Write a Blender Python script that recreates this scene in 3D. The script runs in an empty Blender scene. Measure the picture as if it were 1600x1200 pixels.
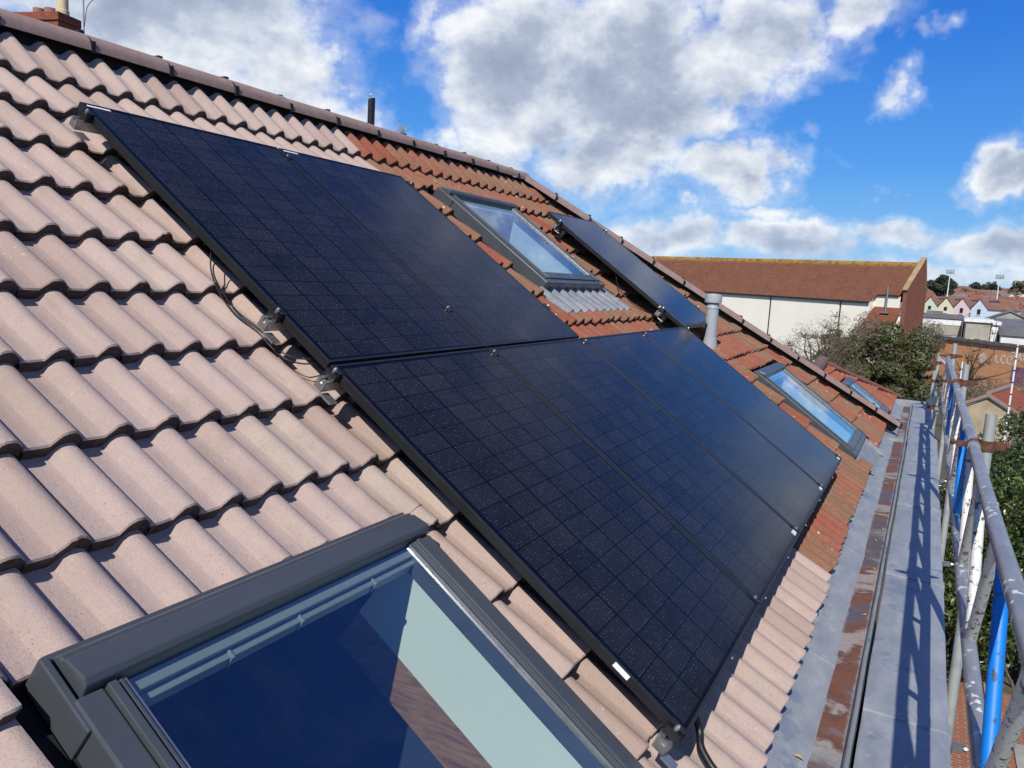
import bpy, math, random
import numpy as np
from mathutils import Vector, Matrix
R_ = math.radians
sc = bpy.context.scene
COL = sc.collection
# ------------------------------------------------------------------ camera
PIT = R_(35)
CP, SP = math.cos(PIT), math.sin(PIT)
cam_d = bpy.data.cameras.new('camera')
cam_d.sensor_fit = 'HORIZONTAL'; cam_d.sensor_width = 36.0
cam_d.lens = 36.0 * 1250.06 / 1600.0
cam_d.clip_start = 0.05; cam_d.clip_end = 6000
cam = bpy.data.objects.new('camera', cam_d); COL.objects.link(cam)
CR = Vector((0.46239692, -0.88481326, 0.0573985))
CD = Vector((-0.09300579, -0.11277804, -0.98925782))
CF = Vector((0.88178172, 0.45209138, -0.13444097))
CPOS = Vector((-2.20812772, -3.22239766, -0.61157832))
mw = Matrix(((CR.x, -CD.x, -CF.x, CPOS.x), (CR.y, -CD.y, -CF.y, CPOS.y), (CR.z, -CD.z, -CF.z, CPOS.z), (0, 0, 0, 1)))
cam.matrix_world = mw
sc.camera = cam
# ------------------------------------------------------------------ exposure, sun, sky
sc.view_settings.view_transform = 'Standard'
sc.view_settings.look = 'None'
sc.view_settings.exposure = 0.0
sc.view_settings.gamma = 1.0
SUN = Vector((-1.04, -0.17, 1.0)).normalized()
sun_d = bpy.data.lights.new('sun', 'SUN'); sun_d.energy = 4.6; sun_d.angle = R_(0.53); sun_d.color = (1.0, 0.95, 0.87)
sun = bpy.data.objects.new('sun', sun_d); COL.objects.link(sun)
sun.rotation_euler = SUN.to_track_quat('Z', 'Y').to_euler()
sun.location = (-30, -5, 30)
world = bpy.data.worlds.new('World'); sc.world = world; world.use_nodes = True


class NT:
    """small helper for wiring shader nodes"""
    def __init__(s, tree):
        s.t = tree; s.t.nodes.clear()
    def n(s, typ, ins=None, **kw):
        nd = s.t.nodes.new(typ)
        for k, v in kw.items(): setattr(nd, k, v)
        for k, v in (ins or {}).items():
            sk = nd.inputs[k]
            if isinstance(v, bpy.types.NodeSocket): s.t.links.new(v, sk)
            else: sk.default_value = v
        return nd
    def m(s, op, a, b=0.0, c=0.0, clamp=False):
        nd = s.n('ShaderNodeMath', {0: a, 1: b, 2: c}, operation=op, use_clamp=clamp); return nd.outputs[0]
    def vm(s, op, a, b=(0, 0, 0), out=0):
        nd = s.n('ShaderNodeVectorMath', {0: a, 1: b}, operation=op); return nd.outputs[out]
    def mix(s, f, a, b, blend='MIX'):
        nd = s.n('ShaderNodeMix', data_type='RGBA', blend_type=blend)
        for k, v in ((0, f), (6, a), (7, b)):
            if isinstance(v, bpy.types.NodeSocket): s.t.links.new(v, nd.inputs[k])
            else: nd.inputs[k].default_value = v if k == 0 else (tuple(v) + (1,))[:4]
        return nd.outputs[2]
    def noise(s, vec, scale, detail=4, rough=0.55, dist=0.0, out=0):
        nd = s.n('ShaderNodeTexNoise', {'Scale': scale, 'Detail': detail, 'Roughness': rough, 'Distortion': dist})
        if vec is not None: s.t.links.new(vec, nd.inputs['Vector'])
        return nd.outputs[out]
    def smooth(s, v, lo, hi, a=0.0, b=1.0):
        nd = s.n('ShaderNodeMapRange', {0: v, 1: lo, 2: hi, 3: a, 4: b}, interpolation_type='SMOOTHSTEP'); return nd.outputs[0]
    def lin(s, v, lo, hi, a=0.0, b=1.0):
        nd = s.n('ShaderNodeMapRange', {0: v, 1: lo, 2: hi, 3: a, 4: b}); return nd.outputs[0]
    def ramp(s, v, stops, interp='LINEAR'):
        nd = s.n('ShaderNodeValToRGB', {0: v}); cr = nd.color_ramp; cr.interpolation = interp
        while len(cr.elements) < len(stops): cr.elements.new(0.5)
        for e, (p, c) in zip(cr.elements, stops):
            e.position = p; e.color = tuple(c) + (1,)
        return nd.outputs[0]


def build_sky():
    k = NT(world.node_tree)
    sky = k.n('ShaderNodeTexSky', sky_type='NISHITA', sun_disc=False)
    sky.sun_elevation = math.asin(SUN.z); sky.sun_rotation = math.atan2(SUN.x, SUN.y)
    sky.air_density = 1.0; sky.dust_density = 0.35; sky.ozone_density = 2.2; sky.altitude = 40
    d = k.n('ShaderNodeTexCoord').outputs['Generated']
    sp = k.n('ShaderNodeSeparateXYZ', {0: d})
    x, y, z = sp.outputs
    DEG = 180 / math.pi
    az = k.m('MULTIPLY', k.m('ARCTAN2', y, x), DEG)
    el = k.m('MULTIPLY', k.m('ARCSINE', z), DEG)
    wc = k.n('ShaderNodeSeparateXYZ', {0: k.n('ShaderNodeTexNoise', {'Vector': d, 'Scale': 7.0, 'Detail': 5.0, 'Roughness': 0.6}).outputs['Color']})
    fade = k.smooth(el, 0.5, 7.0, 0.2, 1.0)
    azw = k.m('ADD', az, k.m('MULTIPLY', k.m('MULTIPLY', k.m('SUBTRACT', wc.outputs[0], 0.5), 15.0), fade))
    elw = k.m('ADD', el, k.m('MULTIPLY', k.m('MULTIPLY', k.m('SUBTRACT', wc.outputs[1], 0.5), 9.0), fade))
    # clear cold blue, paler towards the horizon
    grad = k.ramp(k.m('DIVIDE', el, 60.0, clamp=True), [(0.0, (3.4, 6.0, 9.0)), (0.06, (1.9, 4.9, 9.0)), (0.14, (0.70, 3.3, 8.7)), (0.27, (0.20, 1.95, 7.5)), (0.50, (0.12, 0.95, 4.6)), (1.0, (0.10, 0.60, 3.0))])
    blue = k.mix(0.90, sky.outputs[0], grad)
    # cloud masses: (azimuth, elevation, half-width, half-height, strength)
    blobs = [(52, 16, 11, 7, 1.0), (44.5, 13, 5, 4.5, .8), (39, 9.5, 3.0, 2.0, .62), (33.5, 16, 2.5, 2.5, .6),
             (27.5, 13, 5.5, 6.0, .95), (19.5, 13.5, 6.5, 6.0, 1.05), (12.5, 16.5, 5.0, 3.6, .95), (22, 8.5, 6.5, 2.6, .95), (6.5, 18, 4.0, 2.0, .8),
             (14, 7.4, 4.6, 2.4, .95), (9.8, 8.2, 2.6, 1.9, .78), (16, 10.5, 4, 2.0, .8), (2.2, 15.8, 1.3, .7, .52), (3.6, 13.2, 1.5, .9, .60), (0.2, 15.9, 1.5, .7, .45),
             (-3.6, 8.0, 2.2, 1.5, .9), (31, 8, 3.0, 2.2, .8), (36, 7.5, 1.6, 1.3, .8),
             (17, 3.2, 6, 1.3, .86), (9, 3.1, 6.0, 1.2, .84), (2, 3.6, 4.0, 1.2, .86), (-5, 3.2, 6, 1.5, .9), (0, 1.4, 14, 1.0, .66), (11, 4.7, 3, .8, .6), (24, 2.4, 8, 1.3, .75), (3.3, 6.6, 1.0, .7, .5), (7.5, 11.0, 1.6, 1.0, .5), (6, 9.0, 2.2, .8, .42),
             (12, 27, 12, 5, .62), (-14, 12, 6, 5, .8), (-30, 10, 10, 6, .9), (75, 14, 12, 8, .9), (110, 18, 20, 10, .8), (-60, 20, 18, 9, .7), (170, 20, 30, 9, .7), (-130, 18, 30, 9, .7)]
    mask = None
    for (a, e, w, h, s) in blobs:
        da = k.m('DIVIDE', k.m('SUBTRACT', azw, a), w)
        de = k.m('DIVIDE', k.m('SUBTRACT', elw, e), h)
        g = k.m('ADD', k.m('MULTIPLY', da, da), k.m('MULTIPLY', de, de))
        v = k.m('MULTIPLY', k.m('POWER', 2.718, k.m('MULTIPLY', g, -0.8)), s)
        mask = v if mask is None else k.m('MAXIMUM', mask, v)
    st = k.vm('MULTIPLY', d, (1.0, 1.0, 1.45))
    def dens(v):
        n1 = k.noise(v, 6.0, 10, 0.58, 0.0)
        n2 = k.noise(v, 19.0, 7, 0.6, 0.0)
        return k.m('ADD', k.m('MULTIPLY', n1, 0.66), k.m('MULTIPLY', n2, 0.34))
    n0 = dens(st)
    off = k.vm('ADD', st, (-0.010, 0.014, 0.034))
    n1 = dens(off)
    cov = k.m('ADD', k.m('MULTIPLY', mask, 0.84), k.m('MULTIPLY', k.m('SUBTRACT', n0, 0.5), 1.5))
    alpha = k.m('MULTIPLY', k.smooth(cov, 0.22, 0.62), k.smooth(mask, 0.0, 0.12))
    wisp = k.m('MULTIPLY', k.m('MULTIPLY', k.smooth(cov, 0.10, 0.40), 0.30), k.smooth(mask, 0.03, 0.25))
    alpha = k.m('MAXIMUM', alpha, wisp)
    relief = k.m('MULTIPLY', k.m('SUBTRACT', n0, n1), 3.3)
    thick = k.smooth(cov, 0.40, 0.95)
    shade = k.m('ADD', k.m('SUBTRACT', 0.90, k.m('MULTIPLY', thick, 0.64)), relief, clamp=True)
    ccol = k.ramp(shade, [(0.0, (3.2, 3.9, 5.3)), (0.35, (4.3, 5.0, 6.4)), (0.62, (6.3, 6.9, 8.0)), (1.0, (9.2, 9.5, 9.9))])
    haze = k.smooth(el, 0.0, 5.0, 0.72, 1.0)
    final = k.mix(k.m('MULTIPLY', alpha, haze), blue, ccol)
    bg = k.n('ShaderNodeBackground', {'Color': final, 'Strength': 0.1})
    k.n('ShaderNodeOutputWorld', {0: bg.outputs[0]})


build_sky()
random.seed(7)
rng = np.random.default_rng(11)


# ------------------------------------------------------------------ mesh helpers
def roof(u, t, n):
    """point given along the eaves (u), up the slope (t) and off the slope (n)"""
    return (u, t * CP - n * SP, t * SP + n * CP)


WL = {}


class MB:
    def __init__(s, xf=None):
        s.v = []; s.f = []; s.mi = []; s.r = []; s.xf = xf; s.rv = 0.5; s.m = 0
    def add(s, pts):
        b = len(s.v)
        for p in pts:
            s.v.append(tuple(s.xf(*p)) if s.xf else tuple(p)); s.r.append(s.rv)
        return b
    def face(s, idx): s.f.append(tuple(idx)); s.mi.append(s.m)
    def poly(s, pts): b = s.add(pts); s.face(range(b, b + len(pts)))
    def box(s, a, b):
        x0, y0, z0 = [min(p, q) for p, q in zip(a, b)]; x1, y1, z1 = [max(p, q) for p, q in zip(a, b)]
        i = s.add([(x0, y0, z0), (x1, y0, z0), (x1, y1, z0), (x0, y1, z0), (x0, y0, z1), (x1, y0, z1), (x1, y1, z1), (x0, y1, z1)])
        for q in ((0, 3, 2, 1), (4, 5, 6, 7), (0, 1, 5, 4), (1, 2, 6, 5), (2, 3, 7, 6), (3, 0, 4, 7)): s.face([i + j for j in q])
    def obox(s, c, ax, half):
        c = Vector(c); A = [Vector(a).normalized() * h for a, h in zip(ax, half)]
        P = []
        for sz in (-1, 1):
            for sx, sy in ((-1, -1), (1, -1), (1, 1), (-1, 1)): P.append(c + A[0] * sx + A[1] * sy + A[2] * sz)
        i = s.add(P)
        for q in ((0, 3, 2, 1), (4, 5, 6, 7), (0, 1, 5, 4), (1, 2, 6, 5), (2, 3, 7, 6), (3, 0, 4, 7)): s.face([i + j for j in q])
    def prism(s, prof, axis, a, b):
        """profile in the two other axes, extruded along axis from a to b, closed"""
        def mk(p, w):
            q = list(p); q.insert(axis, w); return tuple(q)
        n = len(prof); i = s.add([mk(p, a) for p in prof] + [mk(p, b) for p in prof])
        for j in range(n):
            k = (j + 1) % n; s.face((i + j, i + k, i + n + k, i + n + j))
        s.face(range(i + n - 1, i - 1, -1)); s.face(range(i + n, i + 2 * n))
    def tube(s, path, r, seg=12, caps=True):
        P = [Vector(p) for p in path]; rr = r if isinstance(r, (list, tuple)) else [r] * len(P)
        up = None; rings = []
        for j, p in enumerate(P):
            d = (P[min(j + 1, len(P) - 1)] - P[max(j - 1, 0)]).normalized()
            if up is None:
                up = Vector((0, 0, 1)) if abs(d.z) < 0.9 else Vector((1, 0, 0))
            a = d.cross(up).normalized(); b = a.cross(d).normalized(); up = b
            rings.append(s.add([p + (a * math.cos(2 * math.pi * q / seg) + b * math.sin(2 * math.pi * q / seg)) * rr[j] for q in range(seg)]))
        for j in range(len(P) - 1):
            for q in range(seg):
                k = (q + 1) % seg; s.face((rings[j] + q, rings[j] + k, rings[j + 1] + k, rings[j + 1] + q))
        if caps:
            s.face(range(rings[0] + seg - 1, rings[0] - 1, -1)); s.face(range(rings[-1], rings[-1] + seg))
    def lathe(s, c, prof, seg=24, top=True):
        rings = []
        for (r, z) in prof:
            rings.append(s.add([(c[0] + r * math.cos(2 * math.pi * q / seg), c[1] + r * math.sin(2 * math.pi * q / seg), c[2] + z) for q in range(seg)]))
        for j in range(len(prof) - 1):
            for q in range(seg):
                k = (q + 1) % seg; s.face((rings[j] + q, rings[j] + k, rings[j + 1] + k, rings[j + 1] + q))
        if top: s.face(range(rings[-1], rings[-1] + seg)); s.face(range(rings[0] + seg - 1, rings[0] - 1, -1))
    def build(s, name, mats, parent=None, smooth=None, local=False, bevel=None):
        me = bpy.data.meshes.new(name)
        V = np.array(s.v, dtype=float)
        if parent is not None: o0 = np.zeros(3) if local else np.array(WL[parent])
        elif local: o0 = np.zeros(3)
        else: o0 = np.array(((V[:, 0].min() + V[:, 0].max()) / 2, (V[:, 1].min() + V[:, 1].max()) / 2, V[:, 2].min()))
        me.from_pydata([tuple(p) for p in V - o0], [], s.f)
        mats = mats if isinstance(mats, (list, tuple)) else [mats]
        for m_ in mats: me.materials.append(m_)
        if len(mats) > 1: me.polygons.foreach_set('material_index', s.mi)
        if len(set(s.r)) > 1:
            a = me.attributes.new('rnd', 'FLOAT', 'POINT'); a.data.foreach_set('value', s.r)
        if smooth is not None:
            me.polygons.foreach_set('use_smooth', [True] * len(me.polygons))
            me.set_sharp_from_angle(angle=R_(smooth))
        me.update()
        o = bpy.data.objects.new(name, me); COL.objects.link(o)
        if parent is not None:
            o.parent = parent; WL[o] = WL[parent]
        else:
            o.location = o0; WL[o] = tuple(o0)
        if bevel:
            b = o.modifiers.new('bevel', 'BEVEL'); b.width = bevel; b.segments = 2; b.limit_method = 'ANGLE'; b.angle_limit = R_(35)
        return o


def tag(o, label=None, cat=None, group=None, kind=None):
    if label: o['label'] = label
    if cat: o['category'] = cat
    if group: o['group'] = group
    if kind: o['kind'] = kind
    return o


def empty(name, loc, label, cat, group=None, rot=(0, 0, 0)):
    o = bpy.data.objects.new(name, None); COL.objects.link(o); o.location = loc; o.rotation_euler = rot
    o.empty_display_size = 0.2; WL[o] = tuple(loc)
    return tag(o, label, cat, group)


def copy_tree(o, parent=None):
    c = o.copy(); COL.objects.link(c)
    if parent is not None: c.parent = parent
    for ch in list(o.children): copy_tree(ch, c)
    return c


# ------------------------------------------------------------------ materials
MATS = {}


def mat(name, fn):
    m_ = bpy.data.materials.new(name); m_.use_nodes = True
    k = NT(m_.node_tree); fn(k); MATS[name] = m_
    return m_


def principled(k, **ins):
    names = {'color': 'Base Color', 'rough': 'Roughness', 'metal': 'Metallic', 'normal': 'Normal', 'spec': 'Specular IOR Level', 'coat': 'Coat Weight', 'coatr': 'Coat Roughness', 'ior': 'IOR'}
    p = k.n('ShaderNodeBsdfPrincipled')
    for a, v in ins.items():
        sk = p.inputs[names[a]]
        if isinstance(v, bpy.types.NodeSocket): k.t.links.new(v, sk)
        elif a == 'color': sk.default_value = tuple(v) + (1,)
        else: sk.default_value = v
    k.n('ShaderNodeOutputMaterial', {0: p.outputs[0]})
    return p


def bump(k, h, strength=0.3, dist=0.01):
    return k.n('ShaderNodeBump', {'Height': h, 'Strength': strength, 'Distance': dist}).outputs[0]


def OC(k): return k.n('ShaderNodeTexCoord').outputs['Object']
def RND(k): return k.n('ShaderNodeAttribute', attribute_name='rnd').outputs['Fac']


def simple(name, col, rough=0.6, metal=0.0, var=0.18, scale=6.0, bumpy=0.0, spec=0.5, fine=60):
    def fn(k):
        o = OC(k); a = k.noise(o, scale, 5, 0.6)
        f = k.lin(a, 0.3, 0.7, 1 - var, 1 + var)
        c = k.vm('MULTIPLY', k.n('ShaderNodeCombineXYZ', {0: f, 1: f, 2: f}).outputs[0], col)
        kw = dict(color=c, rough=k.lin(k.noise(o, scale * 3, 3), 0.3, 0.7, max(rough - 0.08, 0.02), min(rough + 0.08, 1)), metal=metal, spec=spec)
        if bumpy: kw['normal'] = bump(k, k.noise(o, fine, 3), bumpy, 0.004)
        principled(k, **kw)
    return mat(name, fn)


def m_pink(k):
    o = OC(k); r = RND(k)
    base = k.ramp(r, [(0.0, (0.385, 0.285, 0.245)), (0.35, (0.455, 0.345, 0.30)), (0.65, (0.475, 0.362, 0.322)), (1.0, (0.47, 0.375, 0.315))])
    n1 = k.noise(o, 7, 6, 0.65)
    c = k.mix(k.lin(n1, 0.35, 0.7, 0.0, 0.55), base, (0.365, 0.29, 0.25))
    c = k.mix(k.smooth(k.noise(o, 2.6, 5, 0.65), 0.50, 0.72, 0.0, 0.45), c, (0.30, 0.225, 0.185))
    c = k.mix(k.smooth(k.noise(k.vm('MULTIPLY', o, (11.0, 1.0, 1.0)), 2.2, 6, 0.65), 0.52, 0.75, 0.0, 0.40), c, (0.27, 0.20, 0.165))
    c = k.mix(k.smooth(k.noise(o, 240, 2, 0.7), 0.54, 0.70, 0.0, 0.50), c, (0.23, 0.165, 0.13))
    c = k.mix(k.smooth(k.noise(o, 150, 3, 0.7), 0.58, 0.74, 0.0, 0.50), c, (0.58, 0.47, 0.40))
    sp = k.n('ShaderNodeTexVoronoi', {'Vector': o, 'Scale': 70.0}).outputs['Distance']
    c = k.mix(k.m('MULTIPLY', k.smooth(sp, 0.20, 0.10), k.smooth(k.noise(o, 13, 2), 0.52, 0.62, 0.0, 0.55)), c, (0.13, 0.09, 0.07))
    wh = k.m('MULTIPLY', k.smooth(k.noise(o, 40, 4, 0.7), 0.62, 0.70), k.smooth(k.noise(o, 5.5, 2), 0.55, 0.64, 0.0, 0.7))
    c = k.mix(wh, c, (0.62, 0.55, 0.49))
    h = k.m('ADD', k.noise(o, 260, 3, 0.7), k.m('MULTIPLY', k.noise(o, 60, 4), 0.9))
    principled(k, color=c, rough=0.9, spec=0.25, normal=bump(k, h, 0.5, 0.0045))


def m_red(k):
    o = OC(k); r = RND(k)
    base = k.ramp(r, [(0.0, (0.29, 0.075, 0.045)), (0.25, (0.35, 0.10, 0.062)), (0.42, (0.33, 0.115, 0.072)), (0.55, (0.28, 0.135, 0.082)), (0.8, (0.27, 0.155, 0.095)), (1.0, (0.21, 0.13, 0.082))])
    streak = k.noise(k.vm('MULTIPLY', o, (14.0, 1.3, 1.3)), 2.0, 6, 0.68)
    c = k.mix(k.lin(k.noise(o, 5, 6, 0.68), 0.38, 0.68, 0.0, 0.65), base, (0.26, 0.155, 0.098))
    c = k.mix(k.smooth(streak, 0.48, 0.66, 0.0, 0.6), c, (0.20, 0.115, 0.075))
    c = k.mix(k.smooth(k.noise(o, 17, 5, 0.7), 0.50, 0.66, 0.0, 0.7), c, (0.29, 0.085, 0.05))
    c = k.mix(k.smooth(k.noise(o, 55, 5, 0.7), 0.56, 0.72, 0.0, 0.75), c, (0.085, 0.05, 0.034))
    c = k.mix(k.smooth(k.noise(o, 30, 4, 0.7), 0.62, 0.72, 0.0, 0.45), c, (0.36, 0.31, 0.23))
    vo = k.n('ShaderNodeTexVoronoi', {'Vector': o, 'Scale': 16.0}).outputs['Distance']
    c = k.mix(k.m('MULTIPLY', k.smooth(vo, 0.17, 0.10), k.smooth(k.noise(o, 6, 2), 0.50, 0.58, 0.0, 0.85)), c, (0.62, 0.58, 0.50))
    h = k.m('ADD', k.noise(o, 130, 4, 0.7), k.noise(o, 38, 4))
    principled(k, color=c, rough=0.93, spec=0.2, normal=bump(k, h, 0.75, 0.008))


def m_ridge(k):
    o = OC(k)
    c = k.mix(k.lin(k.noise(o, 14, 5, 0.65), 0.35, 0.7), (0.34, 0.235, 0.205), (0.26, 0.18, 0.155))
    c = k.mix(k.smooth(k.noise(o, 50, 5, 0.7), 0.56, 0.7, 0.0, 0.5), c, (0.36, 0.28, 0.24))
    principled(k, color=c, rough=0.9, spec=0.25, normal=bump(k, k.noise(o, 150, 4, 0.7), 0.35, 0.004))


def m_cells(k):
    o = OC(k); sp = k.n('ShaderNodeSeparateXYZ', {0: o}); x = sp.outputs[0]; y = k.m('MULTIPLY', sp.outputs[1], -1.0)
    def grid(v, off, pitch, w):
        f = k.m('FRACT', k.m('DIVIDE', k.m('SUBTRACT', v, off), pitch))
        e = k.m('MULTIPLY', k.m('MINIMUM', f, k.m('SUBTRACT', 1.0, f)), pitch)
        return k.m('LESS_THAN', e, w)
    gap = k.m('MAXIMUM', grid(x, 0.024, 0.181, 0.0052), grid(y, 0.022, 0.0899, 0.0020))
    f = k.m('FRACT', k.m('DIVIDE', x, 0.01131))
    line = k.m('LESS_THAN', k.m('ABSOLUTE', k.m('SUBTRACT', f, 0.5)), 0.125)
    g = k.m('FRACT', k.m('DIVIDE', y, 0.0115))
    pad_glint = k.m('MULTIPLY', k.m('LESS_THAN', k.m('ABSOLUTE', k.m('SUBTRACT', g, 0.5)), 0.16), line)
    sel = k.m('GREATER_THAN', k.n('ShaderNodeTexWhiteNoise', {'Vector': k.vm('FLOOR', k.vm('MULTIPLY', o, (88.4, 87.0, 1.0)))}).outputs[0], 0.80)
    pad_glint = k.m('MULTIPLY', pad_glint, sel)  # only random busbar pads brightened: glints painted into the colour
    patch = k.lin(k.noise(o, 3.0, 3), 0.3, 0.7, 0.55, 1.25)
    edge = k.m('MINIMUM', k.m('MINIMUM', k.m('SUBTRACT', x, 0.022), k.m('SUBTRACT', 1.113, x)), k.m('MINIMUM', k.m('SUBTRACT', y, 0.020), k.m('SUBTRACT', 1.643, y)))
    inside = k.m('GREATER_THAN', edge, 0.0)
    live = k.m('MULTIPLY', k.m('SUBTRACT', 1.0, gap), inside)
    cellid = k.vm('FLOOR', k.n('ShaderNodeCombineXYZ', {0: k.m('DIVIDE', k.m('SUBTRACT', x, 0.024), 0.181), 1: k.m('DIVIDE', k.m('SUBTRACT', y, 0.022), 0.0899), 2: 0.0}).outputs[0])
    cv = k.lin(k.n('ShaderNodeTexWhiteNoise', {'Vector': cellid}).outputs[0], 0, 1, 0.75, 1.3)
    base = k.mix(live, (0.0018, 0.0022, 0.004), (0.0040, 0.0044, 0.0075))
    lf = k.m('MULTIPLY', k.m('MULTIPLY', line, live), k.m('MULTIPLY', patch, k.m('MULTIPLY', cv, 0.62)))
    c = k.mix(lf, base, (0.095, 0.088, 0.086))
    c = k.mix(k.m('MULTIPLY', k.m('MULTIPLY', pad_glint, live), 0.45), c, (0.26, 0.26, 0.27))
    dust = k.smooth(k.noise(o, 5.0, 6, 0.7), 0.5, 0.8, 0.0, 0.018)
    c = k.mix(dust, c, (0.35, 0.33, 0.30))
    principled(k, color=c, rough=k.lin(k.noise(o, 2.5, 4), 0.3, 0.7, 0.12, 0.18), spec=0.33, ior=1.30, normal=bump(k, k.noise(o, 420, 2), 0.035, 0.001))


def m_lead(k):
    o = OC(k)
    n1 = k.noise(k.vm('MULTIPLY', o, (1.0, 3.0, 3.0)), 4.0, 6, 0.65)
    c = k.ramp(n1, [(0.25, (0.22, 0.245, 0.27)), (0.5, (0.285, 0.31, 0.335)), (0.75, (0.38, 0.395, 0.41))])
    c = k.mix(k.smooth(k.noise(o, 22, 5, 0.7), 0.58, 0.70, 0.0, 0.55), c, (0.50, 0.52, 0.53))
    c = k.mix(k.smooth(k.noise(o, 3.3, 4, 0.6), 0.60, 0.66, 0.0, 0.55), c, (0.13, 0.18, 0.27))
    c = k.mix(k.smooth(k.noise(o, 11, 3, 0.6), 0.66, 0.74, 0.0, 0.35), c, (0.30, 0.27, 0.22))
    h = k.m('ADD', k.noise(o, 9, 4), k.m('MULTIPLY', k.noise(o, 60, 3), 0.2))
    principled(k, color=c, rough=k.lin(n1, 0.3, 0.7, 0.45, 0.65), metal=0.08, normal=bump(k, h, 0.35, 0.012))


def m_sole(k):
    o = OC(k); s = k.vm('MULTIPLY', o, (1.0, 0.6, 0.6))
    a = k.noise(s, 1.15, 6, 0.66, 0.5)
    c = k.ramp(a, [(0.34, (0.24, 0.25, 0.26)), (0.41, (0.105, 0.085, 0.085)), (0.46, (0.10, 0.09, 0.125)), (0.50, (0.19, 0.075, 0.036)), (0.535, (0.13, 0.06, 0.045)), (0.565, (0.34, 0.29, 0.26)), (0.61, (0.27, 0.26, 0.26)), (0.68, (0.12, 0.075, 0.065))])
    b = k.noise(k.vm('MULTIPLY', o, (4.0, 1.6, 1.2)), 3.0, 6, 0.72, 0.6)
    c = k.mix(k.smooth(b, 0.57, 0.64, 0.0, 0.7), c, (0.17, 0.155, 0.155))
    c = k.mix(k.smooth(k.noise(o, 14, 5, 0.7), 0.55, 0.68, 0.0, 0.6), c, (0.19, 0.075, 0.035))
    # ragged grey margin along both edges of the sole
    yy = k.n('ShaderNodeSeparateXYZ', {0: o}).outputs[1]
    ed = k.m('ADD', k.m('ABSOLUTE', k.m('ADD', yy, 3.062)), k.m('MULTIPLY', k.m('SUBTRACT', k.noise(o, 13, 5, 0.7), 0.5), 0.05))
    c = k.mix(k.smooth(ed, 0.044, 0.060, 0.0, 0.85), c, (0.27, 0.28, 0.29))
    principled(k, color=c, rough=0.72, normal=bump(k, k.noise(o, 30, 4, 0.6), 0.3, 0.005))


def m_alloy(k):
    o = OC(k)
    c = k.mix(k.lin(k.noise(o, 5, 5, 0.6), 0.3, 0.7), (0.27, 0.285, 0.30), (0.40, 0.405, 0.41))
    v = k.n('ShaderNodeTexVoronoi', {'Vector': k.vm('ADD', o, k.vm('MULTIPLY', k.n('ShaderNodeTexNoise', {'Vector': o, 'Scale': 30.0}).outputs['Color'], (0.05, 0.05, 0.05))), 'Scale': 24.0}).outputs['Distance']
    fl = k.m('MULTIPLY', k.smooth(v, 0.33, 0.24), k.smooth(k.noise(o, 3.2, 4), 0.42, 0.55))
    c = k.mix(k.smooth(k.noise(k.vm('MULTIPLY', o, (1.0, 8.0, 8.0)), 9.0, 5, 0.7), 0.55, 0.7, 0.0, 0.5), c, (0.17, 0.17, 0.18))
    c = k.mix(fl, c, (0.78, 0.76, 0.72))
    principled(k, color=c, rough=k.lin(k.noise(o, 12, 4), 0.3, 0.7, 0.36, 0.52), metal=k.m('MULTIPLY', k.m('SUBTRACT', 1.0, fl), 0.40), normal=bump(k, k.noise(k.vm('MULTIPLY', o, (1, 6, 6)), 40, 3), 0.12, 0.002))


def flaky(under, paint, lo, hi):
    def fn(k):
        o = OC(k); f = k.smooth(k.noise(o, 42, 6, 0.7, 0.2), lo, hi)
        c = k.mix(f, paint, under)
        principled(k, color=c, rough=0.5, normal=bump(k, f, 0.3, 0.002))
    return fn


def m_glass(tint, refl, rough=0.015):
    def fn(k):
        tr = k.n('ShaderNodeBsdfTransparent', {'Color': tint + (1,)})
        gl = k.n('ShaderNodeBsdfGlossy', {'Color': (0.95, 0.97, 1.0, 1), 'Roughness': rough})
        ge = k.n('ShaderNodeNewGeometry')
        c = k.m('ABSOLUTE', k.vm('DOT_PRODUCT', ge.outputs['Normal'], ge.outputs['Incoming'], out=1))
        f = k.m('ADD', k.m('MULTIPLY', k.m('POWER', k.m('SUBTRACT', 1.0, c), 3.6), 1.0), refl, clamp=True)
        mx = k.n('ShaderNodeMixShader', {0: f, 1: tr.outputs[0], 2: gl.outputs[0]})
        o = OC(k)
        du = k.m('ADD', k.smooth(k.noise(o, 5, 6, 0.7), 0.45, 0.75, 0.002, 0.012), k.m('MULTIPLY', k.smooth(k.noise(o, 95, 2, 0.5), 0.765, 0.80), 0.22))
        mx = k.n('ShaderNodeMixShader', {0: du, 1: mx.outputs[0], 2: k.n('ShaderNodeBsdfDiffuse', {'Color': (0.55, 0.55, 0.53, 1)}).outputs[0]})
        k.n('ShaderNodeOutputMaterial', {0: mx.outputs[0]})
    return fn


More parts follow.
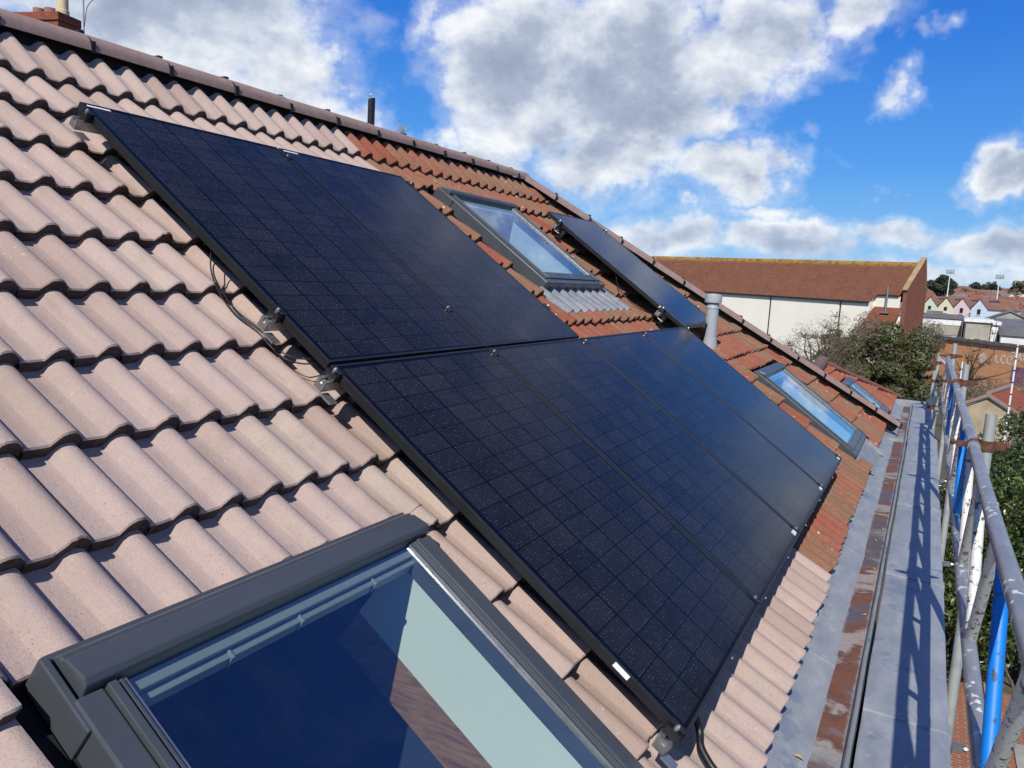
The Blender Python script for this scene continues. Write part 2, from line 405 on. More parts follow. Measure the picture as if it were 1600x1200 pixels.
def brickish(name, c1, c2, mortar, scale, bw=0.5, rh=0.25, ms=0.015, rough=0.9, axes='XZ', noise_amt=0.35):
    def fn(k):
        o = OC(k); sp = k.n('ShaderNodeSeparateXYZ', {0: o})
        i = {'X': 0, 'Y': 1, 'Z': 2}
        v = k.n('ShaderNodeCombineXYZ', {0: sp.outputs[i[axes[0]]], 1: sp.outputs[i[axes[1]]], 2: 0.0}).outputs[0]
        b = k.n('ShaderNodeTexBrick', {'Vector': v, 'Color1': c1 + (1,), 'Color2': c2 + (1,), 'Mortar': mortar + (1,), 'Scale': scale, 'Mortar Size': ms, 'Brick Width': bw, 'Row Height': rh, 'Bias': 0.0})
        c = k.mix(k.lin(k.noise(o, 1.6, 6, 0.7), 0.35, 0.7, 0.0, noise_amt), b.outputs[0], tuple(0.55 * q for q in c2))
        principled(k, color=c, rough=rough, spec=0.2, normal=bump(k, b.outputs['Fac'], -0.35, 0.01))
    return mat(name, fn)


def leafy(name, cols, rough=0.45, trans=0.25):
    def fn(k):
        r = RND(k); n = len(cols)
        c = k.ramp(r, [(j / (n - 1), q) for j, q in enumerate(cols)])
        p = k.n('ShaderNodeBsdfPrincipled', {'Base Color': c, 'Roughness': rough})
        t = k.n('ShaderNodeBsdfTranslucent', {'Color': k.mix(0.5, c, (0.12, 0.18, 0.02))})
        mx = k.n('ShaderNodeMixShader', {0: trans, 1: p.outputs[0], 2: t.outputs[0]})
        k.n('ShaderNodeOutputMaterial', {0: mx.outputs[0]})
    return mat(name, fn)


PINK = mat('pink_concrete_tile', m_pink); RED = mat('weathered_red_tile', m_red); RIDGE = mat('ridge_concrete', m_ridge)
CELLS = mat('solar_cells', m_cells); LEAD = mat('lead_sheet', m_lead); SOLE = mat('rusty_gutter_sole', m_sole); ALLOY = mat('scaffold_alloy', m_alloy)
TILE_EDGE = simple('dirty_shaded_tile_edge', (0.060, 0.040, 0.035), 0.95, 0, 0.5, 30, 0.5)  # edge dirt plus the shade on the front faces, both put into this colour
OLD_EDGE = simple('dirty_shaded_old_tile_edge', (0.075, 0.036, 0.026), 0.95, 0, 0.5, 30, 0.5)  # same for the old tiles: dirt and painted-in shade together
BLACK = simple('black_felt', (0.008, 0.007, 0.008), 0.8)
FRAME = simple('black_anodised', (0.020, 0.021, 0.022), 0.40, 0.3)
CLAD = simple('grey_cladding', (0.084, 0.094, 0.104), 0.36, 0.25, 0.06, 3)
CLADL = simple('worn_aluminium', (0.30, 0.31, 0.32), 0.34, 0.7, 0.1, 8)
RUBBER = simple('black_rubber', (0.010, 0.010, 0.011), 0.45)
STEEL = simple('bright_steel', (0.42, 0.42, 0.41), 0.36, 0.8, 0.12, 40)
GALV = simple('galvanised_tube', (0.42, 0.44, 0.42), 0.55, 0.35, 0.22, 9, 0.2)
RUST = simple('rusty_coupler', (0.13, 0.055, 0.028), 0.8, 0.2, 0.5, 40, 0.4)
WHITEP = mat('flaking_white_paint', flaky((0.10, 0.11, 0.12), (0.70, 0.68, 0.62), 0.545, 0.60))
BLUEP = mat('flaking_blue_paint', flaky((0.05, 0.06, 0.07), (0.0, 0.19, 0.64), 0.60, 0.64))
PLASTIC = simple('grey_plastic_pipe', (0.36, 0.385, 0.40), 0.42, 0.0, 0.05, 5)
WHITE = simple('white_sticker', (0.78, 0.78, 0.77), 0.4)
PLASTER = simple('white_plaster', (0.80, 0.80, 0.77), 0.8, 0, 0.03, 4)
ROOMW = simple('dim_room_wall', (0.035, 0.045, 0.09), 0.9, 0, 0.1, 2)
CONCR = simple('grey_concrete', (0.33, 0.32, 0.29), 0.9, 0, 0.3, 2, 0.3)
GLASS = mat('tinted_window_glass', m_glass((0.84, 0.96, 0.92), 0.19))
GLASSF = mat('sky_window_glass', m_glass((0.62, 0.80, 0.84), 0.12))


def m_wood(k):
    o = OC(k)
    w = k.noise(k.vm('MULTIPLY', o, (8, 1.2, 8)), 7, 6, 0.65, 0.6)
    c = k.ramp(w, [(0.3, (0.16, 0.070, 0.032)), (0.5, (0.31, 0.155, 0.075)), (0.7, (0.40, 0.22, 0.115))])
    principled(k, color=c, rough=0.55)


WOOD = mat('brown_floor_wood', m_wood)

# ------------------------------------------------------------------ the house with its tiled roof
house = empty('house', (3, 0, -7.2), 'house whose long roof, half new pink and half old red tiles, carries the solar panels', 'house')
UP, GA, T0 = 0.1555, 0.318, -2.015           # roll pitch, course gauge, one course edge
NC = -0.122                                  # crest level at a lower edge
U_REF = -1.36 - UP * 12
HIP0, HIP1 = (5.54, 0.93), (8.92, -3.69)     # hip line on this slope


def t_hip(u):
    if u <= HIP0[0]: return 9.0
    return HIP0[1] + (u - HIP0[0]) / (HIP1[0] - HIP0[0]) * (HIP1[1] - HIP0[1])


# holes in the tiling: u0, u1, t0, t1
HOLES = [(-1.378, -0.075, -9, -2.255), (3.02, 4.36, -1.085, 0.26), (5.72, 7.14, -3.52, -2.20), (5.95, 7.06, -9, -3.46)]
PROF = [(0.004, -0.052), (0.004, -0.039), (0.030, -0.0395), (0.064, -0.039), (0.069, -0.036), (0.086, -0.014), (0.095, -0.005), (0.106, -0.0008), (0.117, 0.0), (0.128, -0.003), (0.138, -0.010), (0.146, -0.019), (0.1505, -0.025), (0.152, -0.050)]
PROFR = [(0.003, -0.050), (0.003, -0.042), (0.022, -0.0445), (0.044, -0.042), (0.056, -0.034), (0.068, -0.021), (0.080, -0.009), (0.092, -0.002), (0.104, 0.0), (0.116, -0.002), (0.128, -0.010), (0.139, -0.023), (0.149, -0.037), (0.1545, -0.050)]
TH = 0.042


def pieces(u0, u1, t0, t1):
    out = [(u0, u1, t0, t1)]
    for (a, b, c, d) in HOLES:
        nxt = []
        for (x0, x1, y0, y1) in out:
            if b <= x0 or a >= x1 or d <= y0 or c >= y1: nxt.append((x0, x1, y0, y1)); continue
            if d < y1: nxt.append((x0, x1, d, y1))
            if c > y0: nxt.append((x0, x1, y0, c))
            lo, hi = max(y0, c), min(y1, d)
            if a > x0: nxt.append((x0, a, lo, hi))
            if b < x1: nxt.append((b, x1, lo, hi))
        out = nxt
    return [q for q in out if q[1] - q[0] > 0.02 and q[3] - q[2] > 0.03]


def tile(mb, j, tl, prof, jit):
    """one roll of one course, cut round the roof windows and along the hip"""
    u0 = U_REF + j * UP
    dz, du, ds, tilt = jit
    for (a, b, c, d) in pieces(u0, u0 + UP, tl, tl + GA + 0.05):
        pr = [(x, h) for x, h in prof if a - 1e-6 <= u0 + x <= b + 1e-6]
        if len(pr) < 3: continue
        rag = [random.gauss(0, 0.0011) for _ in pr]
        rows = []
        cols = []
        for (x, h), rg in zip(pr, rag):
            u = u0 + x + du
            lo = c + rg + ds - (0.032 if tl < -3.5 and c < tl + 0.01 else 0.0) + (0.5 - x / UP) * tilt; hi = min(d, t_hip(u) - 0.02, 0.815)
            if hi - lo < 0.03: continue
            zf = lambda t: NC + h + dz - (TH if tl < 0.4 else -0.012) * (t - tl) / GA
            cols.append(((u, lo + 0.004, zf(lo) - TH * 1.0), (u, lo + 0.0015, zf(lo) - 0.005), (u, lo + 0.006, zf(lo)), (u, (lo + hi) / 2, zf((lo + hi) / 2)), (u, hi, zf(hi))))
        if len(cols) < 3: continue
        n = len(cols); i = mb.add([p for cl in cols for p in cl])
        for q in range(n - 1):
            for w in range(4):
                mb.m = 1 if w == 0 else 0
                mb.face((i + q * 5 + w, i + (q + 1) * 5 + w, i + (q + 1) * 5 + w + 1, i + q * 5 + w + 1))


pink = MB(roof); red = MB(roof)
JB = int(round((2.527 - U_REF) / UP))
for kk in range(-5, 9):
    tl = T0 + GA * kk
    for j in range(-3, 78):
        u = U_REF + j * UP
        if t_hip(u) < tl - 0.05: continue
        pr = random.Random((j // 2) * 131 + kk * 17 + 5)
        unit = (pr.gauss(0, 0.0012), pr.gauss(0, 0.0016), pr.gauss(0, 0.003), pr.gauss(0, 0.004))
        if j < JB:
            pink.rv = min(max(0.5 + 0.33 * pr.gauss(0, 1) + random.gauss(0, 0.08), 0), 1)
            tile(pink, j, tl, PROF, unit)
        else:
            red.rv = pr.choice([0.05, 0.2, 0.3, 0.4, 0.55, 0.65, 0.75, 0.85, 0.95]) if kk > -5 or j > 40 else pr.choice([0.2, 0.7, 0.8, 0.9, 0.3])
            red.rv = min(max(red.rv + random.gauss(0, 0.04), 0), 1)
            unit = (unit[0] * 2, unit[1] * 1.6, unit[2] * 2.2, unit[3] * 1.6)
            tile(red, j, tl, PROFR, unit)
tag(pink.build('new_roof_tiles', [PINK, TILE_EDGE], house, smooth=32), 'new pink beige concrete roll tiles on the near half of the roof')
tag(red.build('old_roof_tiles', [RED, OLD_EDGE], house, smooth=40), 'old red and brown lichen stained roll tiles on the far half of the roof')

deck = MB(roof)
for ua in np.arange(-3.6, 9.2, 0.4):
    for (a, b, c, d) in [(ua, ua + 0.4, -3.60, 0.89)]:
        cells = [(a, b, c, d)]
        for (x0, x1, y0, y1) in [(-1.30, -0.16, -3.44, -2.36), (3.16, 4.24, -0.94, 0.14), (5.86, 7.0, -3.40, -2.34)]:
            nx = []
            for (p, q, r, s) in cells:
                if x1 <= p or x0 >= q or y1 <= r or y0 >= s: nx.append((p, q, r, s)); continue
                if s > y1: nx.append((p, q, y1, s))
                if r < y0: nx.append((p, q, r, y0))
                if p < x0: nx.append((p, x0, max(r, y0), min(s, y1)))
                if q > x1: nx.append((x1, q, max(r, y0), min(s, y1)))
            cells = nx
        for (p, q, r, s) in cells:
            um = (p + q) / 2; s2 = min(s, t_hip(q)); 
            if s2 > r: deck.poly([(p, r, -0.222), (q, r, -0.222), (q, s2, -0.222), (p, s2, -0.222)])
deck.build('roof_underlay', BLACK, house)
# far slope and hip end of the same roof
YR = 0.825
ZR = 0.334
bk = MB()
bk.poly([(-3.6, YR, ZR), (5.5, YR, ZR), (9.0, 4.6, -2.28), (-3.6, 4.6, -2.28)])
e0 = roof(HIP0[0], HIP0[1], -0.2); e1 = roof(HIP1[0], HIP1[1], -0.2)
bk.poly([e0, e1, (9.0, 4.6, -2.28)])
bk.build('far_slope_tiles', RED, house)
wl = MB()
wl.box((-3.5, -2.80, -7.2), (8.8, -2.62, -2.46)); wl.box((-3.5, 4.25, -7.2), (8.8, 4.42, -2.4)); wl.box((8.62, -2.62, -7.2), (8.8, 4.25, -2.5))
wl.box((-3.5, -2.62, -7.2), (-3.32, 4.25, -2.5))
wl.build('wall', brickish('house_brick', (0.30, 0.12, 0.07), (0.24, 0.10, 0.06), (0.35, 0.32, 0.28), 4.4), house)


def ridge_tile(p0, p1, up, name, width=0.125, height=0.098, first=False):
    p0 = Vector(p0); p1 = Vector(p1); d = (p1 - p0).normalized(); up = Vector(up); up = (up - d * up.dot(d)).normalized(); side = d.cross(up)
    mb = MB(); L = (p1 - p0).length
    def ring(s, k_, th=0.0):
        P = []
        for q in range(15):
            a = math.pi * q / 14
            P.append(p0 + d * s + side * math.cos(a) * (width * k_ + th) + up * (math.sin(a) ** 0.85 * (height * k_ + th)))
        return mb.add(P)
    def loft(rs):
        for i0, i1 in zip(rs[:-1], rs[1:]):
            for q in range(14): mb.face((i0 + q, i1 + q, i1 + q + 1, i0 + q + 1))
    mb.m = 0
    loft([ring(0.012, 0.90), ring(0.012, 1.0), ring(L * 0.5, 0.992), ring(L - 0.008, 0.985), ring(L - 0.008, 0.90)])
    loft([ring(0.012, 0.90), ring(L - 0.008, 0.89)])
    mb.m = 1
    loft([ring(-0.010, 0.90), ring(-0.010, 0.955), ring(0.016, 0.955), ring(0.016, 0.9)])
    # little black union clip standing proud at the joint
    mb.obox(p0 + up * (height + 0.004), (d, side, up), (0.014, 0.035, 0.006))
    mb.obox(p0 + side * (width * 0.93) + up * 0.02, (d, side, up), (0.012, 0.012, 0.028))
    mb.obox(p0 - side * (width * 0.93) + up * 0.02, (d, side, up), (0.012, 0.012, 0.028))
    return mb.build(name, [RIDGE, BLACK], house, smooth=50)


RY, RZ = 0.825, 0.393
x = 0.56 - 0.478 * 9
while x < 5.45:
    w = random.gauss(0, 0.003)
    ridge_tile((x, RY + w, RZ + random.gauss(0, 0.002)), (min(x + 0.478, 5.62), RY + w, RZ + 0.004), (0, 0, 1), 'ridge_tile')
    x += 0.478
hm = MB(); hm.box((-3.6, RY - 0.06, RZ - 0.12), (5.6, RY + 0.06, RZ + 0.012)); hm.build('ridge_vent_roll', BLACK, house)
nA = Vector((0, -SP, CP)); nB = Vector((math.sin(R_(38)), 0, math.cos(R_(38)))); nH = (nA + nB).normalized()
h0 = Vector(roof(5.53, 0.90, -0.150)); h1 = Vector(roof(8.97, -3.72, -0.135)); hl = (h1 - h0).length; nt = 13
for q in range(nt):
    a = h0.lerp(h1, q / nt); b = h0.lerp(h1, (q + 1) / nt)
    lift = nH * (0.010 + random.gauss(0, 0.002))
    ridge_tile(b + lift * 1.2, a + lift, nH, 'hip_tile', 0.118, 0.088)
hb = MB(); hb.tube([h0 + nH * 0.012, h1 + nH * 0.012], 0.078, 8); hb.build('hip_vent_roll', BLACK, house)


# ------------------------------------------------------------------ roof windows
def roof_window(u0, u1, t0, t1, NT_, glassmat, parent, label, deep, lining=True, apron=None, big=False, xf=roof):
    """u0..u1, t0 (bottom) .. t1 (top); NT_ top level of the frame"""
    fw = 0.062; sw = 0.045
    f = MB(xf)
    lo = NT_ - 0.115
    f.box((u0, t0, lo), (u0 + fw, t1 - 0.105, NT_ - 0.018)); f.box((u1 - fw, t0, lo), (u1, t1 - 0.105, NT_ - 0.018))
    f.box((u0 + fw, t0, lo), (u1 - fw, t0 + 0.05, NT_ - 0.02))
    w = f.build('roof_window', CLAD, parent, bevel=0.006)
    w['label'] = label
    h = MB(xf)
    h.prism([(t1, lo), (t1, NT_ - 0.03), (t1 - 0.014, NT_ - 0.012), (t1 - 0.020, NT_ - 0.016), (t1 - 0.026, NT_ - 0.006), (t1 - 0.085, NT_ + 0.010), (t1 - 0.100, NT_ - 0.002), (t1 - 0.104, NT_ - 0.03), (t1 - 0.104, lo)], 0, u0 + 0.022, u1 - 0.004)
    h.box((u0 - 0.008, t1 - 0.175, lo), (u0 + 0.010, t1 + 0.004, NT_ - 0.022)); h.box((u0 + 0.004, t1 - 0.006, lo), (u1, t1 + 0.012, NT_ - 0.034))
    h.box((u0 + 0.012, t1 - 0.165, lo), (u0 + 0.0215, t1 - 0.012, NT_ - 0.055))
    h.build('hood', CLAD, w, bevel=0.004)
    s = MB(xf); tb, tt = t0 + 0.052, t1 - 0.108
    for (a, sg) in ((u0 + fw + 0.003, 1), (u1 - fw - 0.003, -1)):
        s.m = 0; s.box((a, tb, lo + 0.02), (a + sg * 0.018, tt, NT_ - 0.006))
        s.m = 1; s.box((a + sg * 0.021, tb, lo + 0.02), (a + sg * 0.026, tt, NT_ - 0.016))
        s.m = 0; s.box((a + sg * 0.028, tb, lo + 0.02), (a + sg * 0.036, tt, NT_ - 0.014))
        s.m = 2; s.box((a + sg * 0.0365, tb, lo + 0.02), (a + sg * 0.0395, tt, NT_ - 0.022))
        s.m = 1; s.box((a + sg * 0.040, tb, lo + 0.02), (a + sg * 0.047, tt, NT_ - 0.020))
    s.m = 0; s.box((u0 + fw + 0.05, tb, lo + 0.02), (u1 - fw - 0.05, tb + 0.07, NT_ - 0.012)); s.box((u0 + fw + 0.05, tb - 0.045, lo + 0.02), (u1 - fw - 0.05, tb - 0.004, NT_ - 0.03))
    s.m = 2; s.box((u0 + fw + 0.05, tt + 0.001, lo + 0.02), (u1 - fw - 0.05, tt + 0.03, NT_ - 0.035))
    s.build('sash', [CLAD, CLADL, BLACK], w, bevel=0.002)
    g = MB(xf); ga, gb = u0 + fw + 0.047, u1 - fw - 0.047
    g.poly([(ga, tb + 0.06, NT_ - 0.030), (gb, tb + 0.06, NT_ - 0.030), (gb, tt + 0.01, NT_ - 0.030), (ga, tt + 0.01, NT_ - 0.030)])
    g.build('pane', glassmat, w)
    fl = MB(xf)
    fl.box((u0 - (0.045 if big else 0.085), t0 - 0.02, lo - 0.022), (u0 - 0.002, t1 + 0.04, lo - 0.012)); fl.box((u1 + 0.002, t0 - 0.02, lo - 0.022), (u1 + 0.06, t1 + 0.04, lo - 0.012)); fl.box((u0 - 0.002, t1 + 0.002, lo - 0.022), (u1 + 0.002, t1 + 0.05, lo - 0.012))
    fl.build('flashing', CLAD if not big else BLACK, w)
    # reveal behind the glass
    r = MB(xf); a, b = ga - 0.012, gb + 0.012; z0 = NT_ - 0.058; z1 = NT_ - deep; tb2, tt2 = tb + 0.03, tt + 0.004
    r.poly([(b, tb2, z0), (b, tt2, z0), (b, tt2, z1), (b, tb2, z1)]); r.poly([(a, tb2, z1), (a, tt2, z1), (a, tt2, z0), (a, tb2, z0)])
    zt = z0 - 0.07 if big else z1
    r.poly([(a, tt2, z0), (a, tt2, zt), (b, tt2, zt), (b, tt2, z0)]); r.poly([(a, tb2, z1), (a, tb2, z0), (b, tb2, z0), (b, tb2, z1)])
    r.build('reveal', PLASTER, w)
    if big:
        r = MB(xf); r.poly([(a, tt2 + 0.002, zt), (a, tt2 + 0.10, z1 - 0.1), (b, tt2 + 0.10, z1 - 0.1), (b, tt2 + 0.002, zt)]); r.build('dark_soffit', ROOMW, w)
    rl = MB(xf)
    rl.box((a + 0.004, tt - 0.030, z0 - 0.02), (b - 0.004, tt + 0.012, z0 + 0.018)); rl.box((a + 0.004, tt - 0.050, z0 - 0.04), (b - 0.004, tt - 0.0305, z0 + 0.002))
    if big:
        for uu in (-0.96, -0.73, -0.43): rl.box((uu, tt - 0.056, z0 - 0.03), (uu + 0.010, tt - 0.028, z0 + 0.008))
    rl.build('inner_rail', simple('grey_white_rail', (0.25, 0.26, 0.26), 0.5, 0, 0.05) if big else PLASTER, w, bevel=0.003)
    if apron:
        c, d = apron; ap = MB(xf); n = 66; P = []
        for q in range(n + 1):
            uu = u0 - 0.10 + (u1 - u0 + 0.22) * q / n; ph = ((uu - U_REF) % UP)
            hh = np.interp(ph, [p[0] for p in PROFR], [p[1] for p in PROFR])
            P.append((uu, hh))
        i = ap.add([(uu, c, NC + 0.006 - 0.01 + hh) for uu, hh in P] + [(uu, d, NC - 0.030 + hh) for uu, hh in P] + [(uu, c, NC - 0.010 + hh) for uu, hh in P])
        for q in range(n): ap.face((i + q, i + q + 1, i + n + 2 + q, i + n + 1 + q)); ap.face((i + q, i + 2 * n + 2 + q, i + 2 * n + 3 + q, i + q + 1))
        ap.build('apron_flashing', GALVL, w, smooth=60)
    return w, (a, b, tb2, tt2, z1)


GALVL = simple('pleated_lead_apron', (0.30, 0.31, 0.32), 0.5, 0.3, 0.25, 12)
W1, rv = roof_window(-1.322, -0.118, -3.50, -2.268, -0.085, GLASS, house, 'large grey framed roof window in the foreground with dark blue glass and a sunlit white reveal', 0.355, big=True)
W2, rv2 = roof_window(3.10, 4.27, -0.98, 0.205, -0.085, GLASSF, house, 'grey framed roof window reflecting sky beside the upper panels with a pleated grey apron below', 0.45, apron=(-1.265, -0.96))
W3, rv3 = roof_window(5.79, 7.06, -3.47, -2.265, -0.10, GLASSF, house, 'pale blue reflecting roof window near the hip with a flat grey apron down to the eaves', 0.40)
ap = MB(roof); ap.box((5.96, -3.70, -0.196), (7.05, -3.46, -0.182)); ap.box((7.05, -3.72, -0.19), (7.085, -3.46, -0.150)); ap.build('flat_apron', GALVL, W3)
# timber lined wall and dim room below the big window
a, b, tb2, tt2, z1 = rv
rm = MB(roof)
rm.poly([(b + 0.004, -3.4, z1 - 0.0), (b + 0.004, tt2, z1 - 0.0), (b + 0.004, tt2, z1 - 0.15), (b + 0.004, -3.4, z1 - 0.15)])
rm.build('timber_lining', WOOD, W1)
rr = MB(roof)
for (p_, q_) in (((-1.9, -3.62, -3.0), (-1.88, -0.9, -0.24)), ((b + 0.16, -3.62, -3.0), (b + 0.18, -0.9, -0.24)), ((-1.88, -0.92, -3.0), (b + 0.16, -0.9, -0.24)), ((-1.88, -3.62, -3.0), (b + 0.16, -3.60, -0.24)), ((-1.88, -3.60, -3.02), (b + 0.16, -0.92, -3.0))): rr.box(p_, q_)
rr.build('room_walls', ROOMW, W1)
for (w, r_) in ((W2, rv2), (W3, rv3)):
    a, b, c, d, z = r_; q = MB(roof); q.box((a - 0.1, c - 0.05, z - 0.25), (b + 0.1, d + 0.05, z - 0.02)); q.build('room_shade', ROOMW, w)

# vent pipe standing through the old tiles
vp = MB(); bx, by, bz = roof(5.45, -1.83, -0.19)
vp.lathe((bx, by, bz - 0.12), [(0.058, 0.0), (0.058, 0.50), (0.0575, 0.505), (0.060, 0.508), (0.060, 0.522), (0.058, 0.525), (0.058, 0.56)], 32)
vpo = vp.build('vent_pipe', PLASTIC, house, smooth=40)
cpm = MB(); cpm.lathe((bx, by, bz + 0.425), [(0.050, 0.0), (0.050, 0.018), (0.079, 0.022), (0.080, 0.09), (0.077, 0.098), (0.02, 0.108)], 32); cpm.build('vent_cap', PLASTIC, vpo, smooth=40)
sk = MB(); sk.lathe((bx, by, bz - 0.1), [(0.085, 0.0), (0.075, 0.10), (0.063, 0.22)], 32, top=False); sk.build('pipe_collar', PLASTIC, vpo, smooth=40)
# twin black flue behind the ridge
fl = MB(); fx, fy = 5.24, 2.56
for (dx, dy) in ((0.02, 0.031), (-0.02, -0.029)):
    fl.lathe((fx + dx, fy + dy, -1.0), [(0.029, 0), (0.029, 2.24), (0.026, 2.25)], 20)
flo = fl.build('twin_flue', simple('glossy_black_flue', (0.008, 0.008, 0.009), 0.16, 0.0, 0.05, 4), house, smooth=40)
hk = MB(); hk.tube([(fx, fy + 0.03, 1.24), (fx, fy + 0.03, 1.285), (fx, fy + 0.02, 1.30), (fx, fy + 0.005, 1.285)], 0.006, 8); hk.build('wire_hook', STEEL, flo)

# parapet gutter along the eaves
gt = MB()
YC0, YC1, ZC = -3.165, -3.472, -2.255
def wav(x, a): return a * (math.sin(x * 3.1) * 0.5 + math.sin(x * 7.7 + 1) * 0.3 + math.sin(x * 17.0 + 2) * 0.2)
def strip(mb, x0, x1, prof, step=0.16, amp=0.004):
    n = max(2, int((x1 - x0) / step)); base = []
    for q in range(n + 1):
        x = x0 + (x1 - x0) * q / n
        base.append(mb.add([(x, y + wav(x + 5 * z, amp * 0.6), z + wav(x + 3 * y, amp)) for (y, z) in prof]))
    for i0, i1 in zip(base[:-1], base[1:]):
        for q in range(len(prof) - 1): mb.face((i0 + q, i0 + q + 1, i1 + q + 1, i1 + q))
    mb.face(range(base[0] + len(prof) - 1, base[0] - 1, -1)); mb.face(range(base[-1], base[-1] + len(prof)))
strip(gt, -3.0, 8.5, [(-2.76, -2.24), (-2.90, -2.285), (-3.022, -2.335), (-3.025, -2.348), (-2.76, -2.30)])
strip(gt, -3.0, 8.5, [(-3.118, -2.345), (-3.132, -2.268), (-3.140, -2.262), (-3.148, -2.268), (-3.150, -2.345)])
strip(gt, -3.0, 8.5, [(-3.160, -2.345), (-3.163, ZC + 0.0), (-3.172, ZC + 0.006), (-3.30, ZC + 0.002), (-3.455, ZC - 0.004), (-3.472, ZC - 0.014), (-3.476, ZC - 0.20), (-3.40, ZC - 0.20)])
strip(gt, 8.45, 12.3, [(-2.76, -2.27), (-2.90, -2.31), (-3.02, -2.36), (-3.025, -2.372), (-2.76, -2.33)])
strip(gt, 8.45, 12.3, [(-3.112, -2.365), (-3.125, -2.30), (-3.135, -2.295), (-3.142, -2.30), (-3.144, -2.365)])
strip(gt, 8.45, 12.3, [(-3.15, -2.37), (-3.153, -2.29), (-3.165, -2.284), (-3.30, -2.284), (-3.43, -2.288), (-3.445, -2.30), (-3.448, -2.45), (-3.38, -2.45)])
gt.box((8.40, -3.115, -2.36), (8.52, -2.80, -2.30)); gt.box((12.28, -3.45, -2.45), (12.34, -2.8, -2.26))
for lx in (-0.6, 1.15, 2.95, 4.8, 6.7, 10.2):
    prof = [(-3.164, ZC + 0.012), (-3.30, ZC + 0.008), (-3.455, ZC + 0.002), (-3.478, ZC - 0.012), (-3.480, ZC - 0.10), (-3.470, ZC - 0.10), (-3.164, ZC - 0.004)] if lx < 8.4 else [(-3.154, -2.278), (-3.43, -2.282), (-3.45, -2.30), (-3.44, -2.31), (-3.154, -2.292)]
    strip(gt, lx, lx + 0.09, prof, 0.045, 0.003)
    strip(gt, lx + 0.5, lx + 0.57, [(-2.86, -2.263 if lx < 8 else -2.29), (-3.015, -2.326 if lx < 8 else -2.352), (-3.015, -2.336 if lx < 8 else -2.362), (-2.86, -2.275 if lx < 8 else -2.30)], 0.035, 0.002)
gto = gt.build('parapet_gutter', LEAD, house, smooth=40)
so = MB(); so.box((-3.0, -3.119, -2.36), (8.42, -3.006, -2.331)); so.box((8.51, -3.111, -2.38), (12.28, -3.0235, -2.362)); so.build('gutter_sole', SOLE, gto)
pw = MB(); pw.box((-3.2, -3.45, -7.2), (12.2, -3.16, -2.40)); pw.build('front_wall', simple('sand_render', (0.42, 0.36, 0.25), 0.9, 0, 0.2, 2, 0.3), house)
# fallen leaves in the gutter
for (x, y, a) in ((3.25, -3.09, 0.3), (3.9, -3.06, 1.2), (2.4, -3.10, 2.0), (4.25, -3.09, 0.8), (0.75, -2.98, 1.5)):
    lf = MB(); c, s_ = math.cos(a) * 0.022, math.sin(a) * 0.022; z = -2.333 if y < -3.03 else -2.31
    lf.poly([(x - c, y - s_, z), (x + s_ * 0.5, y - c * 0.5, z + 0.010), (x + c, y + s_, z + 0.004), (x - s_ * 0.5, y + c * 0.5, z + 0.012)])
    tag(lf.build('fallen_leaf', simple('dry_leaf', (0.42, 0.30, 0.10), 0.7)), 'small dry yellow leaf lying in the lead gutter below the eaves', 'leaf', 'leaves in the gutter')

# ------------------------------------------------------------------ solar panels
PW, PH, GP = 1.134, 1.661, 0.0156


def make_panel():
    e = empty('solar_panel', (0, 0, 0), 'x', 'solar panel', 'black solar panels on the roof', (PIT, 0, 0))
    f = MB(); w = 0.011
    f.box((0, -PH, -0.035), (w, 0, 0)); f.box((PW - w, -PH, -0.035), (PW, 0, 0)); f.box((w, -w, -0.035), (PW - w, 0, 0)); f.box((w, -PH, -0.035), (PW - w, -PH + w, 0))
    f.build('frame', FRAME, e, local=True, bevel=0.0012)
    c = MB(); c.box((w, -PH + w, -0.012), (PW - w, -w, -0.0022)); c.build('cell_sheet', CELLS, e, local=True)
    b = MB(); b.box((w + 0.004, -PH + w + 0.004, -0.031), (PW - w - 0.004, -w - 0.004, -0.014)); b.build('backing', BLACK, e, local=True)
    return e


PX = [0.0, PW + GP, 2 * (PW + GP), 3 * (PW + GP)]
spots = [(0.0, 0.0, 0, 'top left solar panel of the array, with a cable hanging beside its edge', 'tl'),
         (PX[1], 0.0, 0, 'upper row solar panel between the cabled panel and the sky reflecting roof window', 'tl'),
         (0.0, -PH - GP, 0, 'lower row panel nearest the large foreground roof window, white sticker on its side', 'side'),
         (PX[1], -PH - GP, 0, 'second panel of the lower row, directly below the panel beside the sky reflecting roof window', ''),
         (PX[2], -PH - GP, 0, 'third panel of the lower row, below the open old tiles under the pleated apron', 'br'),
         (PX[3], -PH - GP, 0, 'last panel of the lower row with the blurred reflection of the grey vent pipe', 'br'),
         (4.59, -0.012, 0.0, 'single raised solar panel set apart below the hip beside the grey vent pipe', 'side')]
proto = make_panel()
for i, (u, t, n, lab, st) in enumerate(spots):
    o = proto if i == 0 else copy_tree(proto)
    o.location = roof(u, t, n); o['label'] = lab; WL[o] = tuple(o.location)
for i, (o_, (u, t, n, lab, st)) in enumerate(zip([o for o in COL.objects if o.name.startswith('solar_panel')], spots)):
    s = MB()
    if st == 'tl': s.box((0.022, -0.026, -0.002), (0.13, -0.014, -0.0012))
    elif st == 'side': s.box((-0.0012, -PH + 0.225, -0.021), (-0.0004, -PH + 0.285, -0.003))
    elif st == 'br': s.box((PW - 0.075, -PH + 0.016, -0.002), (PW - 0.018, -PH + 0.040, -0.0012))
    else: s.box((PW - 0.085, -PH + 0.018, -0.002), (PW - 0.02, -PH + 0.045, -0.0012))
    if s.v: s.build('label_sticker', WHITE, o_, local=True)


